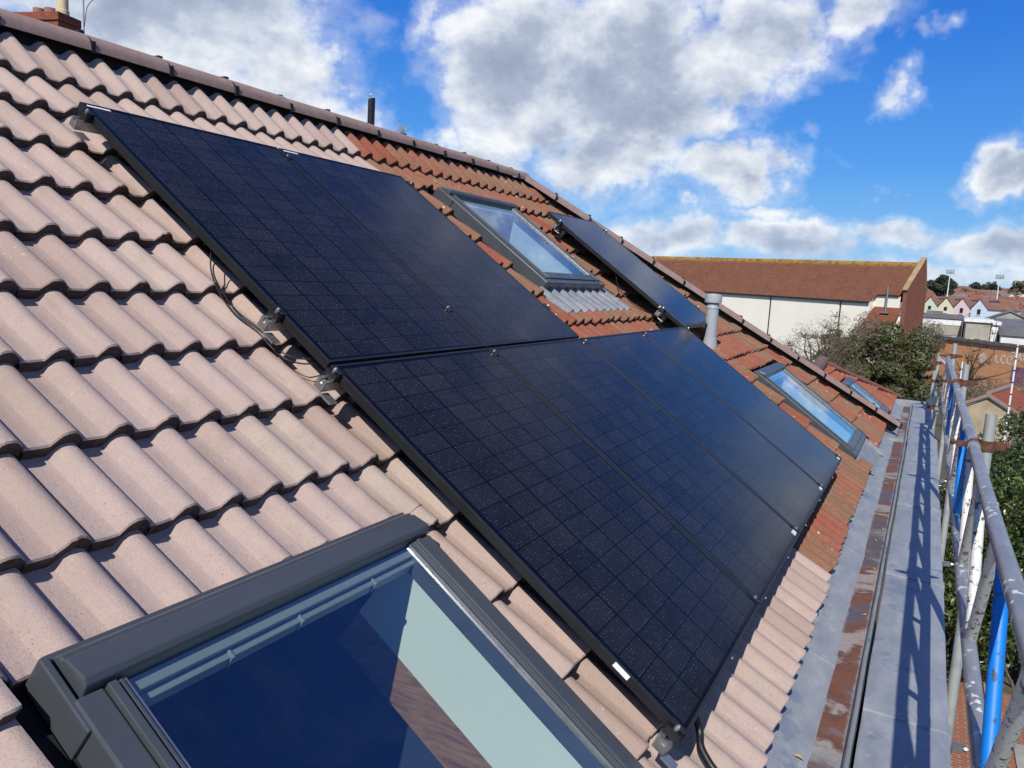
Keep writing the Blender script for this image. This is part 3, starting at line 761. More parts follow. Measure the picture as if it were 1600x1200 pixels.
# rails with their clamps
def rail(u0, u1, t, joints, label, lift=0.0):
    m = MB(roof); z1, z0 = -0.036 + lift, -0.078 + lift
    m.prism([(t - 0.02, z0), (t + 0.02, z0), (t + 0.02, z1), (t + 0.007, z1), (t + 0.007, z1 - 0.016), (t - 0.007, z1 - 0.016), (t - 0.007, z1), (t - 0.02, z1)], 0, u0, u1)
    o = m.build('mounting_rail', STEEL); tag(o, label, 'mounting rail', 'rails under the solar panels')
    for uu in np.arange(u0 + 0.25, u1, 0.95):
        h = MB(roof); h.box((uu - 0.02, t - 0.03, -0.165), (uu + 0.02, t + 0.0, z0 - 0.001)); h.box((uu - 0.02, t - 0.02, -0.17), (uu + 0.02, t + 0.16, -0.163)); h.build('roof_hook', STEEL, o)
    for (uu, kind) in joints:
        c = MB(roof)
        if kind < 2:
            sg = -1 if kind == 0 else 1
            c.m = 0; c.box((uu, t - 0.026, z1 + 0.001), (uu + sg * 0.030, t + 0.026, -0.006)); c.box((uu - sg * 0.009, t - 0.026, 0.0008), (uu + sg * 0.018, t + 0.026, 0.0045))
            c.m = 1; c.tube([(uu + sg * 0.016, t, -0.006), (uu + sg * 0.016, t, 0.006)], 0.0085, 10); c.tube([(uu + sg * 0.016, t, 0.006), (uu + sg * 0.016, t, 0.014)], [0.0075, 0.004], 10)
            c.box((uu + sg * 0.034, t - 0.024, z0 + 0.004), (uu + sg * 0.050, t + 0.020, z1 - 0.004))
            c.box((uu + sg * 0.012, t - 0.075, z0 - 0.012), (uu + sg * 0.055, t - 0.021, z0 - 0.006))
            b = c.build('end_clamp', [FRAME, STEEL], o, bevel=0.001)
        else:
            c.m = 0; c.box((uu - 0.014, t - 0.028, 0.0008), (uu + 0.014, t + 0.028, 0.004))
            c.m = 1; c.tube([(uu, t, 0.004), (uu, t, 0.012)], [0.008, 0.006], 10)
            b = c.build('mid_clamp', [FRAME, STEEL], o)
    return o


J = [PX[1] - GP / 2, PX[2] - GP / 2, PX[3] - GP / 2]
rail(-0.055, 2 * PW + GP + 0.05, -0.085, [(0, 0), (J[0], 2), (2 * PW + GP, 1)], 'topmost mounting rail, its bright end clamp at the top left corner of the array')
rail(-0.055, 2 * PW + GP + 0.05, -1.375, [(0, 0), (J[0], 2), (2 * PW + GP, 1)], 'mounting rail whose bright clamp stands just below the hanging cable')
rail(-0.055, 4 * PW + 3 * GP + 0.04, -PH - GP - 0.03, [(0, 0), (J[0], 2), (J[1], 2), (J[2], 2), (4 * PW + 3 * GP, 1)], 'mounting rail along the seam between upper and lower panel rows')
rail(-0.055, 4 * PW + 3 * GP + 0.03, -2 * PH - GP + 0.035, [(0, 0), (J[0], 2), (J[1], 2), (J[2], 2), (4 * PW + 3 * GP, 1)], 'lowest mounting rail at the bottom edge of the array near the black conduit')
rail(4.53, 5.75, -0.17, [(4.59, 0), (4.59 + PW, 1)], 'upper rail under the single raised panel below the hip')
rail(4.53, 5.75, -1.43, [(4.59, 0), (4.59 + PW, 1)], 'lower rail under the single raised panel, bright clamp beside a white sticker')
for u in (0.62, 1.28, 1.9, 2.55, 3.2, 3.95, 4.5):
    b = MB(roof); b.tube([(u, -2 * PH - GP - 0.002, -0.02), (u, -2 * PH - GP - 0.012, -0.02)], 0.007, 8)
    tag(b.build('frame_bolt', STEEL), 'small bright bolt head on the lower edge of the panel array', 'bolt', 'bolts along the lower panel edge')


def spline(pts, n=10):
    P = [Vector(p) for p in pts]; out = []
    for i in range(len(P) - 1):
        p0, p1, p2, p3 = P[max(i - 1, 0)], P[i], P[i + 1], P[min(i + 2, len(P) - 1)]
        for q in range(n):
            t = q / n; out.append(0.5 * ((2 * p1) + (p2 - p0) * t + (2 * p0 - 5 * p1 + 4 * p2 - p3) * t * t + (3 * p1 - p0 - 3 * p2 + p3) * t ** 3))
    out.append(P[-1]); return out


cb = MB(roof)
c1 = [(0.06, -0.90, -0.06), (0.010, -1.00, -0.105), (-0.020, -1.115, -0.128), (-0.036, -1.23, -0.128), (-0.022, -1.342, -0.120), (-0.012, -1.434, -0.128), (-0.006, -1.507, -0.120), (0.04, -1.56, -0.10), (0.11, -1.59, -0.06)]
c2 = [(0.10, -0.99, -0.06), (0.04, -0.975, -0.085), (0.012, -1.02, -0.11), (-0.008, -1.11, -0.122), (-0.024, -1.225, -0.122), (-0.012, -1.335, -0.112), (-0.002, -1.425, -0.120), (0.006, -1.495, -0.112), (0.05, -1.545, -0.09), (0.11, -1.57, -0.05)]
cb.tube(spline(c1), 0.003, 8); cb.tube(spline(c2), 0.003, 8)
tag(cb.build('panel_cable', RUBBER, smooth=60), 'pair of thin black cables sagging over the pink tiles beside the upper left panel', 'cable')
cd = MB(roof); cd.tube(spline([(0.24, -3.26, -0.07), (0.25, -3.34, -0.08), (0.245, -3.39, -0.105), (0.213, -3.42, -0.122), (0.19, -3.46, -0.126), (0.176, -3.50, -0.126), (0.16, -3.60, -0.13), (0.16, -3.72, -0.16), (0.16, -3.80, -0.22)]), 0.0125, 12)
tag(cd.build('conduit', RUBBER, smooth=60), 'thick black conduit leaving the bottom corner of the panel array towards the gutter', 'cable')
cc = MB(roof); cc.tube(spline([(4.62, -0.9, -0.06), (4.54, -1.0, -0.10), (4.50, -1.15, -0.125), (4.52, -1.3, -0.12), (4.58, -1.40, -0.09), (4.66, -1.45, -0.06)]), 0.005, 8)
tag(cc.build('panel_cable', RUBBER, smooth=60), 'black cable hanging under the single raised panel below the hip', 'cable')
# tuft of weed on the ridge
wd = MB()
for q in range(22):
    a = random.uniform(0, 6.28); r = random.uniform(0.02, 0.07); hgt = random.uniform(0.05, 0.12); bx_, by_, bz_ = 3.42 + random.gauss(0, 0.05), RY + 0.02, RZ + 0.095
    wd.tube([(bx_, by_, bz_), (bx_ + math.cos(a) * r * 0.4, by_ + math.sin(a) * r * 0.4, bz_ + hgt * 0.6), (bx_ + math.cos(a) * r, by_ + math.sin(a) * r, bz_ + hgt)], [0.002, 0.0016, 0.0008], 4)
tag(wd.build('weed', simple('dry_weed', (0.36, 0.27, 0.12), 0.8)), 'small tuft of dry grass growing on the ridge right of the black flue', 'weed')

# ------------------------------------------------------------------ chimney of the house behind
ch = empty('chimney_stack', (8.8, 14.6, 1.0), 'red brick chimney stack with clay pots and a tall cream pot behind the ridge', 'chimney')
BRK = brickish('chimney_brick', (0.34, 0.10, 0.06), (0.20, 0.062, 0.042), (0.15, 0.09, 0.07), 4.4, axes='YZ')
CHR = R_(14); cx0, cy0 = 9.05, 13.88
def rot_xy(x, y): return (cx0 + x * math.cos(CHR) - y * math.sin(CHR), cy0 + x * math.sin(CHR) + y * math.cos(CHR))
st_ = MB()
def cbox(x0, x1, y0, y1, z0, z1):
    c = rot_xy((x0 + x1) / 2, (y0 + y1) / 2)
    st_.obox((c[0], c[1], (z0 + z1) / 2), ((math.cos(CHR), math.sin(CHR), 0), (-math.sin(CHR), math.cos(CHR), 0), (0, 0, 1)), ((x1 - x0) / 2, (y1 - y0) / 2, (z1 - z0) / 2))
cbox(0.0, 0.66, 0.0, 2.4, 4.22, 4.385); cbox(0.035, 0.78, 0.035, 2.37, 4.13, 4.22); cbox(0.02, 0.92, 0.02, 2.38, 4.045, 4.13); cbox(0.06, 0.84, 0.06, 2.34, -2.0, 4.045)
st_.build('brickwork', BRK, ch)
q_ = rot_xy(0.30, 0.16)
pt = MB(); pt.lathe((q_[0], q_[1], 4.385), [(0.135, 0), (0.135, 0.10), (0.118, 0.115), (0.118, 0.9), (0.13, 0.91), (0.13, 0.97)], 24)
tag(pt.build('tall_pot', simple('cream_pot', (0.62, 0.50, 0.30), 0.8), ch, smooth=40), 'tall cream chimney pot')
for yy in (0.47, 0.76):
    q_ = rot_xy(0.30, yy); p2 = MB(); p2.lathe((q_[0], q_[1], 4.385), [(0.125, 0), (0.12, 0.08), (0.125, 0.15), (0.105, 0.15), (0.09, 0.05)], 24, top=False); p2.build('clay_pot', simple('terracotta_pot', (0.30, 0.15, 0.11), 0.85), ch, smooth=40)
ae = empty('aerial_mast', (9.28, 13.36, 1.0), 'thin aerial pole with a cable rising beside the brick chimney stack', 'aerial')
m1 = MB(); m1.tube([(9.28, 13.36, 1.0), (9.30, 13.40, 5.6)], 0.016, 8); m1.build('pole', STEEL, ae)
m2 = MB(); m2.tube(spline([(9.29, 13.36, 4.1), (9.33, 13.34, 4.45), (9.38, 13.30, 4.60), (9.45, 13.22, 4.72), (9.47, 13.2, 4.9)]), 0.007, 6); m2.build('aerial_cable', RUBBER, ae)
rh = empty('rear_house', (9, 17, -7.2), 'house behind the ridge, carrying the brick chimney stack', 'house')
m1 = MB(); m1.box((2, 11.5, -7.2), (16, 21, -2.2)); m1.build('wall', CONCR, rh)
m1 = MB(); m1.poly([(1.8, 11.3, -2.3), (16.2, 11.3, -2.3), (16.2, 16.2, 1.2), (1.8, 16.2, 1.2)]); m1.poly([(16.2, 21.2, -2.3), (1.8, 21.2, -2.3), (1.8, 16.2, 1.2), (16.2, 16.2, 1.2)]); m1.build('roof', RED, rh)

# ------------------------------------------------------------------ scaffold outside the eaves
SY = -3.47
lb = empty('lattice_beam', (2.5, SY, -1.8), 'silver lattice beam used as a guard rail along the scaffold, paint splashed', 'scaffold beam')
cm = MB(); cm.tube([(x, SY + 0.002 * math.sin(x * 2), -1.27) for x in np.arange(-1.35, 9.0, 0.6)], 0.0242, 20); cm.build('top_chord', ALLOY, lb, smooth=60)
cm = MB(); cm.tube([(x, SY + 0.004, -1.76 + 0.006 * max(0, x - 2) ** 1.2) for x in np.arange(-1.35, 9.0, 0.6)], 0.0242, 20); cm.build('bottom_chord', ALLOY, lb, smooth=60)
bs = [(-1.04, 'w'), (-0.09, 'b'), (0.84, 'w'), (1.72, 'w'), (2.62, 'b'), (3.5, 'w'), (4.4, 'w'), (5.3, 'b'), (6.2, 'w'), (7.1, 'w'), (8.0, 'w')]
for i, (xb, cc_) in enumerate(bs):
    for sg, off in ((-1, -0.40), (1, 0.30 if i == 1 else 0.42)):
        m = MB(); m.tube([(xb + sg * 0.012, SY, -1.745), (xb + off, SY, -1.285)], 0.0185, 14)
        col = BLUEP if (cc_ == 'b' and sg == 1) or (cc_ == 'b' and i > 3) else WHITEP
        tag(m.build('brace', col, lb, smooth=60), 'blue painted brace' if col is BLUEP else 'white painted brace')
for x in (-0.6, 0.37, 1.3, 2.2, 3.1):
    pass
# sleeve joints on the top chord
for x in (1.95, 2.55, 4.4):
    m = MB(); m.tube([(x, SY, -1.27), (x + 0.16, SY, -1.27)], 0.0275, 20); m.build('sleeve', ALLOY, lb, smooth=60)


def coupler(mb, c, axis, side):
    c = Vector(c); a = Vector(axis).normalized(); s_ = Vector(side).normalized(); b = a.cross(s_)
    mb.tube([c - a * 0.022, c + a * 0.022], 0.033, 14)
    mb.obox(c + s_ * 0.045, (s_, a, b), (0.030, 0.018, 0.012)); mb.tube([c + s_ * 0.05, c + s_ * 0.100], 0.0075, 8); mb.tube([c + s_ * 0.080, c + s_ * 0.093], 0.014, 6)


def make_standard(top):
    e = empty('scaffold_standard', (0, 0, 0), 'x', 'scaffold pole', 'upright scaffold poles')
    t = MB(); L = top + 7.2
    i = [t.add([(r * math.cos(2 * math.pi * q / 20), r * math.sin(2 * math.pi * q / 20), z) for q in range(20)]) for (r, z) in ((0.0242, 0), (0.0242, L), (0.0205, L), (0.0205, L - 0.3))]
    for a_, b_ in zip(i[:-1], i[1:]):
        for q in range(20): t.face((a_ + q, a_ + (q + 1) % 20, b_ + (q + 1) % 20, b_ + q))
    t.face(range(i[3] + 19, i[3] - 1, -1))
    t.build('tube', GALV, e, local=True, smooth=60)
    c = MB(); coupler(c, (0, 0, L - 0.145), (0, 0, 1), (0.35, -1, 0)); c.build('coupler', RUST, e, local=True, smooth=50)
    c = MB(); coupler(c, (0, 0.052, L - 0.155), (1, 0, 0), (-0.05, 1, 0.1)); c.build('coupler', RUST, e, local=True, smooth=50)
    c = MB(); coupler(c, (0, 0, L - 1.63), (0, 0, 1), (0.2, -1, 0)); c.build('coupler', STEEL, e, local=True, smooth=50)
    return e


sp_ = make_standard(-1.11)
for i, (x, y, top, lab) in enumerate([(2.02, -3.525, -1.115, 'nearest grey scaffold pole rising beside the guard rail, rusty coupler near its top'),
                                     (5.02, -3.525, -1.10, 'middle scaffold pole beside the guard rail, in front of the garage gable'),
                                     (8.40, -3.525, -1.10, 'scaffold pole at the far end of the guard rail, in front of the graffiti wall'),
                                     (11.4, -3.42, -1.40, 'thin far scaffold pole standing past the end of the lead gutter, the taller one'),
                                     (11.2, -3.385, -1.66, 'thin far scaffold pole standing past the end of the lead gutter, the shorter one'),
                                     (9.6, -3.43, -1.86, 'far scaffold pole close to the gutter edge with blue and white paint behind it')]):
    o = sp_ if i == 0 else copy_tree(sp_)
    o.location = (x, y, top + -(-1.11 + 7.2)); o['label'] = lab
lg = MB(); lg.tube([(9.2, -3.44, -2.02), (14.5, -3.42, -2.02)], 0.0242, 14)
tag(lg.build('scaffold_ledger', GALV, smooth=60), 'horizontal scaffold tube running away past the far end of the gutter', 'scaffold pole')
lg = MB(); lg.tube([(9.0, -3.50, -1.42), (13.5, -3.46, -1.62)], 0.0242, 14)
tag(lg.build('scaffold_ledger', WHITEP, smooth=60), 'white paint splashed tube sloping behind the far end of the guard rail', 'scaffold pole')

# ------------------------------------------------------------------ neighbour's roof beyond the hip
nb = empty('neighbour_house', (11.2, 0, -7.2), 'next house with a small old red tiled roof and one roof window beyond the hip', 'house')
NBT = MB(roof)
def nb_top(u):   # verge falling towards the gutter
    if u < 9.85: return -2.62 + (u - 8.2) * 0.06
    return -2.52 - (u - 9.85) * (1.17 / 2.7)
HOLES_save = HOLES[:]
NH = (9.34, 10.22, -3.62, -2.86)
for kk in range(-5, -1):
    tl = T0 + GA * kk - 0.04
    for j in range(0, 32):
        u0 = 8.0 + j * 0.15
        NBT.rv = random.choice([0.02, 0.1, 0.2, 0.3, 0.35, 0.45])
        cols = []
        for x_, h_ in PROFR:
            u = u0 + x_; lo = tl; hi = min(tl + GA + 0.05, nb_top(u))
            if hi - lo < 0.02: continue
            if NH[0] < u < NH[1]:
                if tl < NH[3]: lo = max(lo, NH[3])
                if hi - lo < 0.02: continue
            zf = lambda t: NC - 0.02 + h_ - TH * (t - tl) / GA
            cols.append(((u, lo, zf(lo) - TH), (u, lo, zf(lo)), (u, hi, zf(hi))))
        if len(cols) < 3: continue
        i = NBT.add([p for c_ in cols for p in c_])
        for q in range(len(cols) - 1):
            for w_ in range(2): NBT.face((i + q * 3 + w_, i + (q + 1) * 3 + w_, i + (q + 1) * 3 + w_ + 1, i + q * 3 + w_ + 1))
NBT.build('roof_tiles', RED, nb, smooth=40)
db = MB(roof); db.poly([(8.0, -3.62, -0.25), (12.55, -3.7, -0.25), (9.85, -2.52, -0.25), (8.0, -2.62, -0.25)]); db.build('roof_underlay', BLACK, nb)
vg = MB(roof); vg.tube([(9.80, -2.50, -0.165), (12.56, -3.69, -0.165)], 0.045, 8); vg.build('verge_mortar', simple('verge_red', (0.25, 0.10, 0.07), 0.9, 0, 0.3, 12), nb, smooth=60)
rt_ = MB(roof); rt_.tube([(8.5, -2.58, -0.17), (9.25, -2.53, -0.17), (9.80, -2.50, -0.165)], [0.078, 0.082, 0.086], 14); rt_.build('ridge_tile', simple('brown_ridge', (0.17, 0.10, 0.075), 0.9, 0, 0.35, 9, 0.4), nb, smooth=60)
roof_window(9.36, 10.20, -3.60, -2.90, -0.12, GLASSF, nb, 'small pale blue roof window in the red roof beyond the hip', 0.3)
nw = MB(); nw.box((9.0, -2.85, -7.2), (12.4, -2.6, -2.5)); nw.box((12.2, -2.6, -7.2), (12.4, 4, -3.4)); nw.build('wall', CONCR, nb)

# ------------------------------------------------------------------ ground
GZ = -7.2


def ground_h(x, y):
    d = math.hypot(x, y)
    return GZ + 17.5 * (max(0, min(1, (d - 210) / 700)) ** 1.25)


gm = MB(); xs = [-80, -20, 0, 10, 20, 30, 45, 60, 80, 110, 150, 200, 260, 330, 420, 520, 650, 800, 1000, 1500, 2600]; ys = [-2400, -1200, -700, -450, -300, -200, -140, -90, -60, -40, -25, -10, 0, 10, 25, 40, 60, 90, 140, 200, 300, 450, 700, 1200, 2400]
ii = [[gm.add([(x, y, ground_h(x, y))]) for y in ys] for x in xs]
for p in range(len(xs) - 1):
    for q in range(len(ys) - 1): gm.face((ii[p][q], ii[p + 1][q], ii[p + 1][q + 1], ii[p][q + 1]))
def m_ground(k):
    o = OC(k)
    c = k.ramp(k.noise(o, 0.12, 6, 0.65), [(0.3, (0.05, 0.07, 0.025)), (0.5, (0.09, 0.085, 0.05)), (0.7, (0.14, 0.125, 0.09))])
    principled(k, color=k.mix(k.lin(k.noise(o, 3, 5), 0.3, 0.7, 0, 0.6), c, (0.06, 0.055, 0.035)), rough=0.95, normal=bump(k, k.noise(o, 4, 5), 0.5, 0.1))
gm_o = gm.build('ground', mat('garden_earth', m_ground), smooth=60); tag(gm_o, kind='structure')
pv = MB(); pv.box((8.6, -6.9, GZ + 0.004), (13.15, -3.46, GZ + 0.05))
tag(pv.build('path', brickish('brick_paving', (0.33, 0.125, 0.07), (0.26, 0.10, 0.06), (0.36, 0.29, 0.23), 4.0, 0.85, 0.3, 0.03, axes='YX')), kind='structure')
sl = MB()
for q in range(4): sl.box((8.9 + q * 0.62, -5.62, GZ + 0.052), (9.49 + q * 0.62, -5.05, GZ + 0.085))
tag(sl.build('paving_slabs', CONCR), kind='structure')
pkm = MB(); pkm.box((9.2, -4.80, GZ + 0.05), (12.8, -4.71, GZ + 0.30))
tag(pkm.build('timber_edging', simple('grey_timber', (0.30, 0.23, 0.17), 0.85, 0, 0.3, 8, 0.3)), 'weathered timber edging board beside the brick path under the scaffold', 'edging board')

# ------------------------------------------------------------------ foliage helpers


def leaves(mb, clumps, n, size, jitter=0.5, sun_bias=0.0, narrow=0.45):
    """many small leaf faces spread through a set of clumps (centre, radius)"""
    w = np.array([c[1] ** 2 for c in clumps]); w = w / w.sum()
    pick = rng.choice(len(clumps), n, p=w)
    D = rng.normal(size=(n, 3)); D /= np.linalg.norm(D, axis=1, keepdims=True)
    rad = rng.uniform(0.35, 1.0, n) ** 0.45
    C0 = np.array([c[0] for c in clumps])[pick]; RR = np.array([c[1] for c in clumps])[pick]
    P = C0 + D * (RR * rad)[:, None] * np.array([1, 1, 0.85])
    A = rng.normal(size=(n, 3)); Nn = D + jitter * rng.normal(size=(n, 3)) + np.array([0, 0, 0.35])
    Nn /= np.linalg.norm(Nn, axis=1, keepdims=True)
    A -= Nn * (A * Nn).sum(1, keepdims=True); A /= np.linalg.norm(A, axis=1, keepdims=True); B = np.cross(Nn, A)
    s = size * rng.uniform(0.55, 1.25, n)
    cl = np.array([rng.uniform(-0.2, 0.2) for _ in clumps])[pick]
    rv = np.clip(rng.uniform(0.15, 0.85, n) + cl, 0, 1)
    for i in range(n):
        p, a, b, q, nn = P[i], A[i] * s[i], B[i] * s[i] * narrow, rv[i], Nn[i] * s[i] * 0.12
        mb.rv = float(q)
        k0 = mb.add([p - a, p + b * 0.9 - nn, p + a, p - b * 0.9 - nn]); mb.face((k0, k0 + 1, k0 + 2, k0 + 3))


def clumps_in(c, r, n, cr, seed):
    g = np.random.default_rng(seed); out = []
    for _ in range(n):
        d = g.normal(size=3); d /= np.linalg.norm(d); q = g.uniform(0.15, 0.95) ** 0.6
        out.append((tuple(np.array(c) + d * np.array(r) * q), cr * g.uniform(0.6, 1.25)))
    return out


def twigs(mb, base, tips, r0, seed, wob=0.15):
    g = random.Random(seed)
    for tp in tips:
        b = Vector(base); t = Vector(tp); mid = b.lerp(t, 0.5) + Vector((g.gauss(0, wob), g.gauss(0, wob), g.gauss(0.1, wob)))
        mb.tube([b, b.lerp(mid, 0.5) + Vector((g.gauss(0, wob * .4), g.gauss(0, wob * .4), 0)), mid, mid.lerp(t, 0.55) + Vector((g.gauss(0, wob * .4), g.gauss(0, wob * .4), 0)), t], [r0, r0 * .75, r0 * .5, r0 * .3, r0 * .1], 5, caps=False)


LAUREL = leafy('laurel_leaf', [(0.010, 0.020, 0.006), (0.020, 0.040, 0.010), (0.045, 0.075, 0.016), (0.10, 0.14, 0.03), (0.20, 0.20, 0.06)], 0.30, 0.15)
BUSH = leafy('ivy_leaf', [(0.014, 0.024, 0.006), (0.035, 0.058, 0.012), (0.075, 0.11, 0.022), (0.12, 0.15, 0.035)], 0.45, 0.2)
TWIG = leafy('brown_twig', [(0.08, 0.06, 0.04), (0.15, 0.115, 0.07), (0.21, 0.17, 0.11), (0.28, 0.24, 0.16)], 0.9, 0.1)
BARK = simple('bark', (0.14, 0.11, 0.08), 0.9, 0, 0.3, 12, 0.4)
PINE = leafy('dark_evergreen', [(0.012, 0.022, 0.012), (0.02, 0.035, 0.016), (0.035, 0.05, 0.022)], 0.6, 0.1)


def tree(name, label, base, crown_c, crown_r, ncl, ccr, specs, seed, trunk_r=0.14, group=None, ntwig=14, cat='tree'):
    e = empty(name, base, label, cat, group)
    cl = clumps_in(crown_c, crown_r, ncl, ccr, seed)
    t = MB(); fork = Vector(base).lerp(Vector(crown_c), 0.45); t.tube([base, Vector(base).lerp(fork, 0.5) + Vector((0.05, -0.04, 0)), fork], [trunk_r, trunk_r * 0.85, trunk_r * 0.7], 9)
    twigs(t, fork, [c[0] for c in cl[:ntwig]], trunk_r * 0.45, seed, 0.25)
    t.build('trunk', BARK, e, smooth=60)
    for (nm, m_, n, size, nar, sub) in specs:
        b = MB(); leaves(b, cl if sub is None else [c for c in cl if sub(c)], n, size, narrow=nar); b.build(nm, m_, e)
    return e


# big ivy-clad thicket tree between the hall and the graffiti wall
tree('ivy_tree', 'large dense half green half brown tree in front of the white hall wall', (36.2, -1.9, GZ), (36.2, -1.55, -3.75), (1.9, 2.6, 2.75), 115, 0.60,
     [('ivy_leaves', BUSH, 26000, 0.085, 0.6, lambda c: c[0][2] < -2.2 + 0.6 * math.sin(c[0][1] * 2.1)), ('twig_tops', TWIG, 36000, 0.13, 0.11, None)], 3, 0.22)
# thin bare tree on its left
bt = empty('bare_tree', (34.0, 0.9, GZ), 'thin almost leafless tree with spreading twigs against the white hall wall', 'tree')
t = MB(); t.tube([(34.0, 0.55, GZ), (34.05, 0.65, -5.2), (34.0, 0.75, -4.2)], [0.12, 0.10, 0.08], 8)
g = random.Random(5); tips = []
for q in range(44):
    a = g.uniform(0, 6.28); rr_ = g.uniform(0.3, 1.6); tips.append((34.0 + math.cos(a) * rr_ * 0.8, 0.55 + math.sin(a) * rr_, -4.0 + g.uniform(0.3, 2.3) * (1.25 - rr_ / 2.4)))
twigs(t, (34.0, 0.75, -4.25), tips, 0.06, 6, 0.2)
for tp in tips:
    twigs(t, tp, [(tp[0] + g.gauss(0, .25), tp[1] + g.gauss(0, .3), tp[2] + g.uniform(-.1, .35)) for _ in range(9)], 0.013, g.randint(0, 999), 0.06)
t.build('trunk', BARK, bt, smooth=60)
b = MB(); leaves(b, [((tp[0] + g.gauss(0, .2), tp[1] + g.gauss(0, .3), tp[2] + g.gauss(0, .2)), g.uniform(.25, .6)) for tp in tips for _ in range(2)], 5200, 0.055, narrow=0.22); b.build('crown', TWIG, bt)
tree('round_shrub', 'low rounded olive shrub at the foot of the white hall wall behind the red verge', (33.2, 2.45, GZ), (33.2, 2.45, -4.75), (0.75, 0.85, 0.75), 22, 0.33, [('foliage', leafy('olive_leaf', [(0.05, 0.045, 0.015), (0.10, 0.085, 0.03), (0.15, 0.12, 0.05)], 0.6, 0.2), 4500, 0.06, 0.4, None)], 8, 0.08, cat='shrub')

# laurel hedge right of the scaffold
lh = empty('laurel_hedge', (17, -5.7, GZ), 'tall glossy dark green laurel hedge growing behind the scaffold pole', 'hedge')
cl = []
for (cx_, cy_, cz_, r_, n) in ((17.7, -5.2, -3.9, 0.9, 20), (15.1, -4.85, -4.8, 0.9, 22), (13.1, -5.2, -5.3, 0.9, 22), (12.9, -4.5, -5.9, 0.8, 20), (16.2, -4.8, -4.6, 0.95, 22), (19.2, -5.5, -3.7, 1.0, 20), (18.2, -5.9, -3.6, 1.1, 22), (13.4, -5.9, -5.9, 0.9, 18), (17, -5.3, -5.6, 1.2, 20)):
    cl += clumps_in((cx_, cy_, cz_), (r_, r_ * 0.8, r_ * 1.1), n, 0.36, int(cx_ * 31))
for x, y, top, n in ((14.0, -4.55, -4.9, 22), (14.6, -5.6, -3.9, 34), (15.6, -6.2, -3.3, 40), (16.6, -7.0, -2.75, 44), (16.6, -5.1, -4.6, 30), (18.5, -6.6, -3.2, 36), (15.2, -7.6, -3.0, 30), (20, -5.2, -4.8, 24), (17.5, -8.4, -2.5, 34)):
    hgt = top - GZ
    cl += clumps_in((x, y, GZ + hgt * 0.52), (0.85, 0.85, hgt * 0.47), n, 0.42, int(x * 10 + y))
b = MB(); leaves(b, cl, 60000, 0.060, 0.55, narrow=0.42); b.build('foliage', LAUREL, lh)
t = MB(); g = random.Random(9)
for c in cl[::3]:
    bs_ = (c[0][0] + g.gauss(0, .3), c[0][1] + g.gauss(0, .3), GZ); t.tube([bs_, Vector(bs_).lerp(Vector(c[0]), 0.6) + Vector((g.gauss(0, .15), g.gauss(0, .15), 0)), c[0]], [0.03, 0.02, 0.006], 5, caps=False)
t.build('stems', BARK, lh, smooth=60)
lp = empty('leggy_shrub', (13.4, -3.95, GZ), 'leggy shrub with bare twigs in the gap between the gutter edge and the scaffold', 'shrub')
cl2 = clumps_in((13.7, -4.05, -5.9), (0.6, 0.45, 1.2), 26, 0.27, 77) + clumps_in((15.5, -4.1, -5.4), (0.9, 0.5, 1.5), 24, 0.3, 78)
b = MB(); leaves(b, cl2, 7000, 0.055, 0.6, narrow=0.42); b.build('foliage', LAUREL, lp)
t = MB()
for c in cl2: t.tube([(c[0][0] + g.gauss(0, .3), c[0][1] + g.gauss(0, .2), GZ), Vector(c[0]) + Vector((g.gauss(0, .2), g.gauss(0, .2), -.4)), Vector(c[0]) + Vector((g.gauss(0, .3), g.gauss(0, .3), .2))], [0.018, 0.012, 0.004], 5, caps=False)
t.build('stems', TWIG, lp, smooth=60)
# scrub in front of the graffiti wall
scm = MB(); cl3 = []
for q in range(46):
    x, y = random.uniform(43, 58), 0
    y = -3.9 - (x - 43) * 0.06 - random.uniform(0, 4.6); cl3.append(((x, y, GZ + random.uniform(0.3, 1.6)), random.uniform(0.5, 1.0)))
leaves(scm, cl3, 15000, 0.13, 0.8, narrow=0.12)
tag(scm.build('scrub', TWIG), kind='stuff', label='tangled brown scrub below the graffiti covered wall', cat='scrub')

